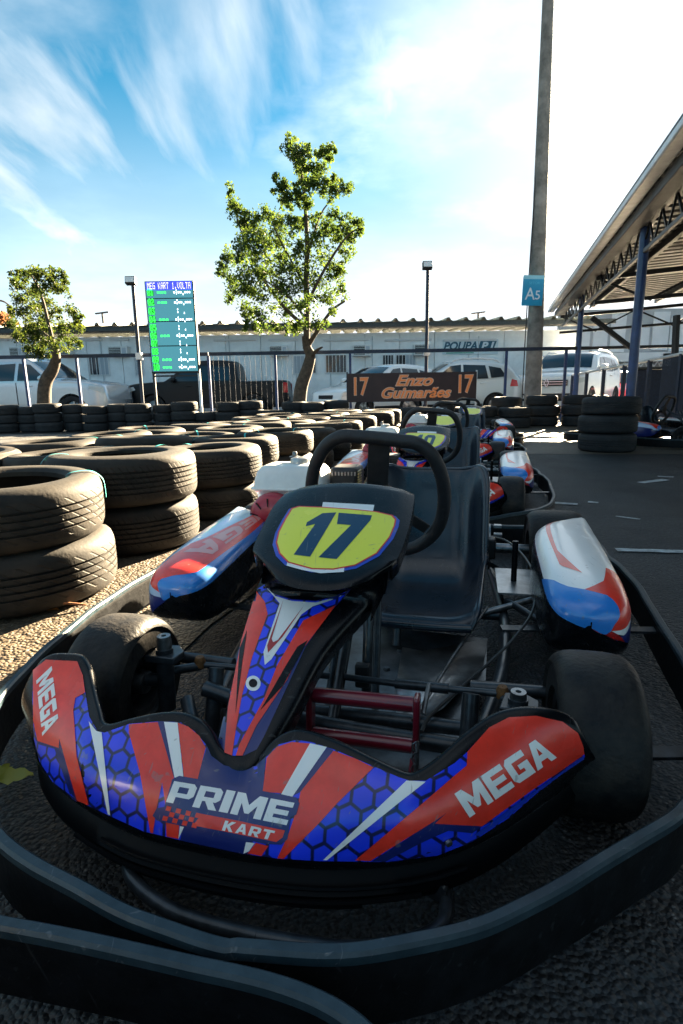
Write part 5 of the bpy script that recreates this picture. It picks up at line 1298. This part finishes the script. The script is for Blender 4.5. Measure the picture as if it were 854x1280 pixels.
pick_patch = [('headlight', [(.05,.80),(.46,.92),(.40,1.02),(.06,.96)], M_headl), ('tail_light', [(5.16,.78),(5.30,.78),(5.29,1.08),(5.16,1.10)], M_tail), ('wheel_arch_line', [(2.54,.5),(2.56,.5),(2.56,1.12),(2.54,1.12)], M_frame), ('wheel_arch_line', [(3.56,.5),(3.58,.5),(3.58,1.12),(3.56,1.12)], M_frame)]
pd = at(150, 500, 17.0); pe = at(362, 500, 17.0); sc1 = (pe.x-pd.x)/5.4
make_car('pickup_truck', 'dark grey double cab pickup with roll bar behind the timing board', M_cargrey, 5.32, 1.85, PICK, 1.12, (.98,4.2), .37, pick_win, ((1.46,2.10,.86),), (pd.x+.05, 17.0+.9, LOT), 0, sc1*1.0, .32, .17, pick_patch, extra=pick_extra(True))
ps = at(136, 500, 15.2)
make_car('pickup_truck', 'silver double cab pickup cut by the left edge of the photo', M_silver, 5.32, 1.85, PICK, 1.12, (.98,4.2), .37, pick_win, ((1.46,2.10,.86),), (ps.x-.05, 15.2+1.0, LOT), R(180-6), .98, .32, .17, pick_patch, extra=pick_extra(False))
HATCH = [(0,.48),(.04,.66),(.14,.74),(.5,.83),(.95,.91),(1.10,.94),(1.45,1.16),(1.85,1.38),(2.1,1.44),(2.6,1.46),(3.1,1.41),(3.45,1.30),(3.65,1.05),(3.78,.95),(3.83,.75),(3.84,.5)]
hat_win = [[(1.32,.95),(2.10,.97),(2.12,1.36),(1.84,1.33)], [(2.18,.97),(2.85,.99),(2.78,1.34),(2.18,1.36)], [(2.93,1.0),(3.34,1.04),(3.20,1.26),(2.87,1.32)]]
def hat_extra(root, hw, tz, topp):
    MB().box((.035,0,.60),(.06,.62,.10)).build('grille', M_frame, root, bevel=.015)
    MB().box((.02,0,.40),(.06,1.1,.12)).build('lower_grille', M_frame, root, bevel=.02)
hat_patch = [('headlight', [(.04,.60),(.44,.70),(.42,.80),(.08,.72)], M_headl), ('tail_light', [(3.55,.80),(3.80,.80),(3.76,.96),(3.60,1.0)], M_tail)]
pp = at(385, 500, 15.0)
make_car('hatchback', 'white hatchback partly hidden behind the tree trunk and banner', M_carwhite, 3.84, 1.64, HATCH, .96, (.72,3.08), .29, hat_win, ((1.16,1.82,.84), (3.46,3.62,.8)), (pp.x+.45, 15.0, LOT), R(38), .98, .2, .16, hat_patch, extra=hat_extra)
ph = at(646, 500, 15.6)
make_car('hatchback', 'silver grey hatchback with its tail right of the banner', M_paleblue, 3.95, 1.72, [(a*1.03, b*1.03) for a, b in HATCH], .99, (.74,3.16), .30, [[(x_*1.03, z_*1.03) for x_, z_ in q] for q in hat_win], ((1.2,1.86,.84), (3.57,3.74,.8)), (ph.x-3.75, 16.4, LOT), R(4), 1.0, .2, .16, hat_patch, rails=(1.9,3.3))
SUV = [(0,.58),(.03,.86),(.10,.97),(.4,1.05),(.95,1.12),(1.12,1.15),(1.5,1.42),(1.82,1.58),(2.1,1.63),(3.0,1.64),(3.7,1.60),(4.02,1.48),(4.22,1.15),(4.30,1.0),(4.33,.65)]
suv_win = [[(1.42,1.10),(2.18,1.12),(2.20,1.52),(1.88,1.50)], [(2.27,1.12),(3.02,1.14),(2.98,1.52),(2.28,1.53)], [(3.12,1.16),(3.68,1.22),(3.52,1.46),(3.08,1.51)]]
def suv_extra(root, hw, tz, topp):
    MB().box((.028,0,.82),(.07,1.02,.15)).build('grille', M_frame, root, bevel=.015)
    for k in range(2): MB().box((-.008,0,.79+.06*k),(.012,1.0,.018)).build('grille_bar', M_chrome, root, smooth=0)
    bd_ = MB(); s_ = .105; d_ = .06
    for a, b in (((0,s_),(d_,0)),((d_,0),(0,-s_)),((0,-s_),(-d_,0)),((-d_,0),(0,s_))): bd_.bar((-.018,a[0],.82+a[1]),(-.018,b[0],.82+b[1]), .028, .02)
    bd_.build('grille_emblem', M_chrome, root, smooth=0)
    MB().box((.02,0,.46),(.12,1.5,.20)).build('front_bumper', M_frame, root, bevel=.05)
    for s in (-1, 1): MB().cyl((-.05,s*.62,.47),(.0,s*.62,.47), .06, 16).build('fog_lamp', M_headl, root)
suv_patch = [('headlight', [(.03,.80),(.48,.88),(.46,.97),(.05,.93)], M_headl), ('tail_light', [(4.12,.85),(4.28,.85),(4.24,1.10),(4.12,1.12)], M_tail), ('wheel_arch_line', [(2.22,.45),(2.235,.45),(2.235,1.08),(2.22,1.08)], M_frame)]
pv = at(716, 500, 15.3)
make_car('white_suv', 'white compact SUV with roof rails behind the concrete pole', M_carwhite, 4.33, 1.80, SUV, 1.12, (.86,3.53), .34, suv_win, ((1.18,1.80,.86),), (pv.x-.62, 15.6, LOT), R(52), 1.06, .24, .17, suv_patch, rails=(2.0,3.7), extra=suv_extra)
rcar = at(800, 500, 19)
make_car('red_hatchback', 'small red car glimpsed behind the blue canopy column', mat('red_car_paint', (.42,.03,.04), .3, coat=.6), 3.84, 1.64, HATCH, .96, (.72,3.08), .29, hat_win, ((1.16,1.82,.84),), (rcar.x-.2, 19, LOT-.1), R(80), .95, .2, .16, hat_patch)

# ================================================================== trees
M_bark = mat('tree_bark', (.085,.060,.042), .85, var=.5, vscale=14, bump=.8, bscale=30, detail=8)
M_leaf = leaf_mat('tree_leaf', (.018,.050,.009), (.070,.120,.016), .42)
M_leafy = leaf_mat('small_tree_leaf', (.018,.045,.008), (.060,.085,.011), .42)
M_leafr = leaf_mat('far_leaf', (.10,.06,.025), (.20,.11,.04))
def leaves(mb, c, r_, n, q, size, flat=.85):
    for _ in range(n):
        d = Vector((q.gauss(0,1), q.gauss(0,1), q.gauss(0,1)*flat)); d = d.normalized()*(r_*q.random()**.45) if d.length > 0 else d
        p = c+d; s = size*q.uniform(.6, 1.25)
        m_ = Matrix.Rotation(q.uniform(0, 6.28), 3, 'Z') @ Matrix.Rotation(q.uniform(-1.2, 1.2), 3, 'X') @ Matrix.Rotation(q.uniform(-.6, .6), 3, 'Y')
        pts = [(0,-.5,0),(.36,-.08,.06),(.24,.30,.05),(0,.62,-.06),(-.24,.30,.05),(-.36,-.08,.06)]
        vs = [p+m_ @ (Vector(a)*s) for a in pts]; mb.add(vs, [(0,1,2,3),(0,3,4,5)])
def tree(name, label, D, trunk, limbs, blobs, m, seed, lsize, base_px, dens=1.0, spread=1.0):
    q = random.Random(seed); b = at(base_px[0], base_px[1], D)
    o = empty(name, (b.x, D, 0), 0, label, 'tree', 'trees'); org = Vector((b.x, D, 0))
    pts = [at(x, y, D+dz)-org for x, y, dz in trunk]; pts[0].z = -.05
    MB().tube(catmull(pts, 5), [lerp(.15, .075, (i/(len(catmull(pts, 5))-1))) for i in range(len(catmull(pts, 5)))], 14).build('trunk', M_bark, o)
    for lm, r0 in limbs:
        lp = catmull([at(x, y, D+dz)-org for x, y, dz in lm], 5); MB().tube(lp, [lerp(r0, r0*.3, i/(len(lp)-1)) for i in range(len(lp))], 8).build('limb', M_bark, o)
    mbl = MB(); mbt_ = MB()
    for bx, by, br, wgt in blobs:
        rw = br/FPX*D; c = at(bx, by, D+q.uniform(-.9, .9)*spread)-org
        for _ in range(max(1, int(7*wgt))):
            cc = c+Vector((q.gauss(0,.42), q.gauss(0,.7), q.gauss(0,.40)))*rw
            leaves(mbl, cc, rw*q.uniform(.4,.85), int(62*wgt*dens), q, lsize)
            if q.random() < .0: mbt_.tube([cc, c+Vector((q.gauss(0,.2),q.gauss(0,.2),-.6*rw))], [.006,.013], 5)
    cr = mbl.build('crown', m, o, smooth=0); tag(cr, kind='stuff')
    if mbt_.v: tag(mbt_.build('twigs', M_bark, o), kind='stuff')
    return o
main_blobs = [(362,176,5,.7),(366,186,9,1),(378,192,10,1),(388,190,8,.8),(404,192,9,1),(414,187,7,.8),(416,198,7,.7),(372,206,11,1.1),(384,214,12,1.2),(398,210,10,1),(378,226,10,1.2),(392,228,9,1),(346,222,6,.6),(352,234,9,1),(360,246,9,1),(410,226,8,.8),(416,236,10,1),(430,236,9,1),(438,232,6,.7),(404,240,9,.8),(358,256,8,.9),(376,246,9,1),(386,256,10,1.1),
 (287,240,6,.7),(290,252,8,.8),(298,262,11,1),(310,268,11,1),(302,280,11,1),(318,282,12,1.1),(334,268,11,1),(346,276,12,1),(330,294,14,1.2),(312,300,14,1.2),(350,294,12,1),(366,282,10,1),(380,276,9,.9),(394,276,10,.9),(408,284,12,1),(420,272,9,.8),(426,282,11,1),(446,278,9,.9),(452,288,7,.7),(440,296,10,1),(424,300,13,1.1),(400,302,14,1.1),(376,304,14,1.1),(350,314,15,1.3),(326,320,15,1.3),(302,318,13,1.1),(286,326,10,1),(278,334,7,.7),(280,344,9,.9),(290,352,11,1),(308,342,14,1.2),(332,344,16,1.3),(358,338,16,1.3),(384,332,15,1.1),(408,326,14,1.1),(430,320,11,.9),(424,340,12,1),(402,350,14,1.1),(378,358,15,1.1),(352,364,16,1.3),(326,370,15,1.2),(302,366,12,1.1),(290,374,8,.8),(312,388,12,1),(334,394,14,1.1),(358,388,14,1.1),(384,384,13,1.1),(406,374,12,1),(424,360,10,.8),(418,388,8,.6),(396,402,10,.8),(372,408,11,.9),(350,410,10,.8),(326,408,9,.7),(312,406,8,.6),(306,412,6,.5)]
tree('street_tree', 'tall leafy tree with bent trunk in the middle, before the cabin building', 11.7, [(372,505,0),(376,488,0),(384,462,.05),(388,445,.08),(384,434,.1),(382,420,.1)],
     [([(383,436,.1),(384,400,.1),(383,350,.1),(384,300,.05),(380,240,.0),(370,180,0)], .075), ([(385,432,.1),(398,412,.0),(415,388,-.1),(432,376,-.2)], .055), ([(383,410,.1),(352,380,.3),(318,330,.4),(292,260,.4)], .045), ([(384,380,.1),(404,340,-.3),(430,300,-.5),(448,285,-.5)], .035), ([(383,330,.05),(400,270,.1),(425,238,.2)], .025), ([(388,446,.05),(396,438,-.15),(403,434,-.3)], .05), ([(383,400,.1),(360,370,-.5),(330,350,-.8)], .03), ([(383,360,.1),(350,300,-.2),(340,275,-.3)], .025)],
     main_blobs, M_leaf, 5, .056, (372,505), .92)
small_blobs = [(22,344,7,.8),(34,342,9,1),(50,344,9,1),(64,346,10,1),(78,348,9,.9),(80,356,7,.7),(24,356,9,1),(40,360,12,1.1),(58,360,12,1.1),(72,364,8,.7),(28,374,11,1),(46,378,13,1.1),(62,378,10,.9),(16,388,7,.8),(32,392,12,1.1),(52,394,13,1.2),(70,394,8,.7),(86,390,9,.8),(98,396,8,.8),(100,406,6,.6),(18,404,10,1),(36,410,13,1.2),(58,410,13,1.2),(78,408,11,1),(92,408,7,.7),(28,424,11,1),(48,428,12,1.1),(68,426,11,1),(86,424,9,.8),(96,432,6,.6),(40,440,9,.9),(58,442,8,.8),(10,408,5,.5)]
tree('street_tree', 'small bushy tree with curved trunk at the left, before the silver pickup', 11.75, [(52,506,0),(56,484,0),(66,462,0),(70,448,0),(68,434,.05)],
     [([(69,440,0),(62,410,0),(52,370,.1),(40,345,.1)], .05), ([(68,438,0),(80,415,-.2),(96,400,-.3)], .035), ([(66,425,0),(40,405,.3),(22,390,.4)], .03)], small_blobs, M_leafy, 9, .052, (52,506), .95)
tree('street_tree', 'tree beyond the left edge, only a bare twig and brown leaves showing', 26, [(-40,495,0),(-38,440,0),(-30,400,0)], [([(-34,430,0),(-20,385,0),(2,376,0),(20,390,0)], .07)], [(-14,398,14,1.2),(2,402,12,1.2),(8,414,12,1.2),(-6,420,14,1.3),(-25,410,16,1.2)], M_leafr, 21, .22, (-40,495), .8)

# ================================================================== small things on the ground
M_straw = leaf_mat('fallen_leaf_brown', (.30,.09,.015), (.42,.22,.05), .2); M_fallen = leaf_mat('fallen_leaf_yellow', (.30,.30,.02), (.36,.33,.03), .2)
def fallen(px, py, s, rz, m, label, z=.012, seed=1):
    q = random.Random(seed); p = on_z(px, py, z); mb = MB()
    n = 9; rows = []
    for i in range(n+1):
        t = i/n; w_ = math.sin(math.pi*min(1, t*.96+.02))**.8*.30*(1+.25*math.sin(t*19)); z_ = .10*math.sin(t*3.4)
        rows.append([(t-.5, -w_, z_+.05+.04*math.sin(t*9)), (t-.5, 0, z_), (t-.5, w_, z_+.07)])
    mb.grid(rows); mb.v = [tuple(Vector(v)*s) for v in mb.v]
    o = mb.build('fallen_leaf', m, smooth=60); o.location = p; o.rotation_euler = (0, 0, rz); return tag(o, label, 'leaf', 'fallen leaves')
fallen(16, 975, .065, .4, M_fallen, 'yellow green fallen leaf by the left end of the nose', .02, 2)
fallen(4, 965, .045, 2.2, M_fallen, 'smaller yellow fallen leaf at the left edge', .02, 3)
fallen(63, 763, .05, .2, M_straw, 'curled green brown leaf on the gravel by the tyre', .01, 4)
fallen(106, 738, .04, .7, M_straw, 'orange leaf at the foot of the nearest tyre stack', .01, 5)
fallen(118, 729, .03, .2, M_fallen, 'small yellow leaf right of the nearest tyre stack', .01, 6)
p = on_z(28, 772, .006)
tw = MB().tube(catmull([(-.16,-.10,.0),(-.06,-.01,.02),(.06,.05,.028),(.17,.075,.01)], 6), [.004]*18+[.002], 6).build('fallen_twig', mat('dry_twig', (.28,.10,.03), .7, var=.3))
tw.location = p; tag(tw, 'dry reddish palm twig lying on the gravel at the left', 'twig')
M_wood = mat('pale_wood', (.45,.34,.20), .7, var=.3, vscale=20)
p = on_z(627, 545); blk = MB().box((0,0,.09),(.17,.16,.18)).build('wooden_block', M_wood, bevel=.008); blk.location = (p.x, p.y+.1, 0); tag(blk, 'small pale wooden block beside the last kart', 'block')
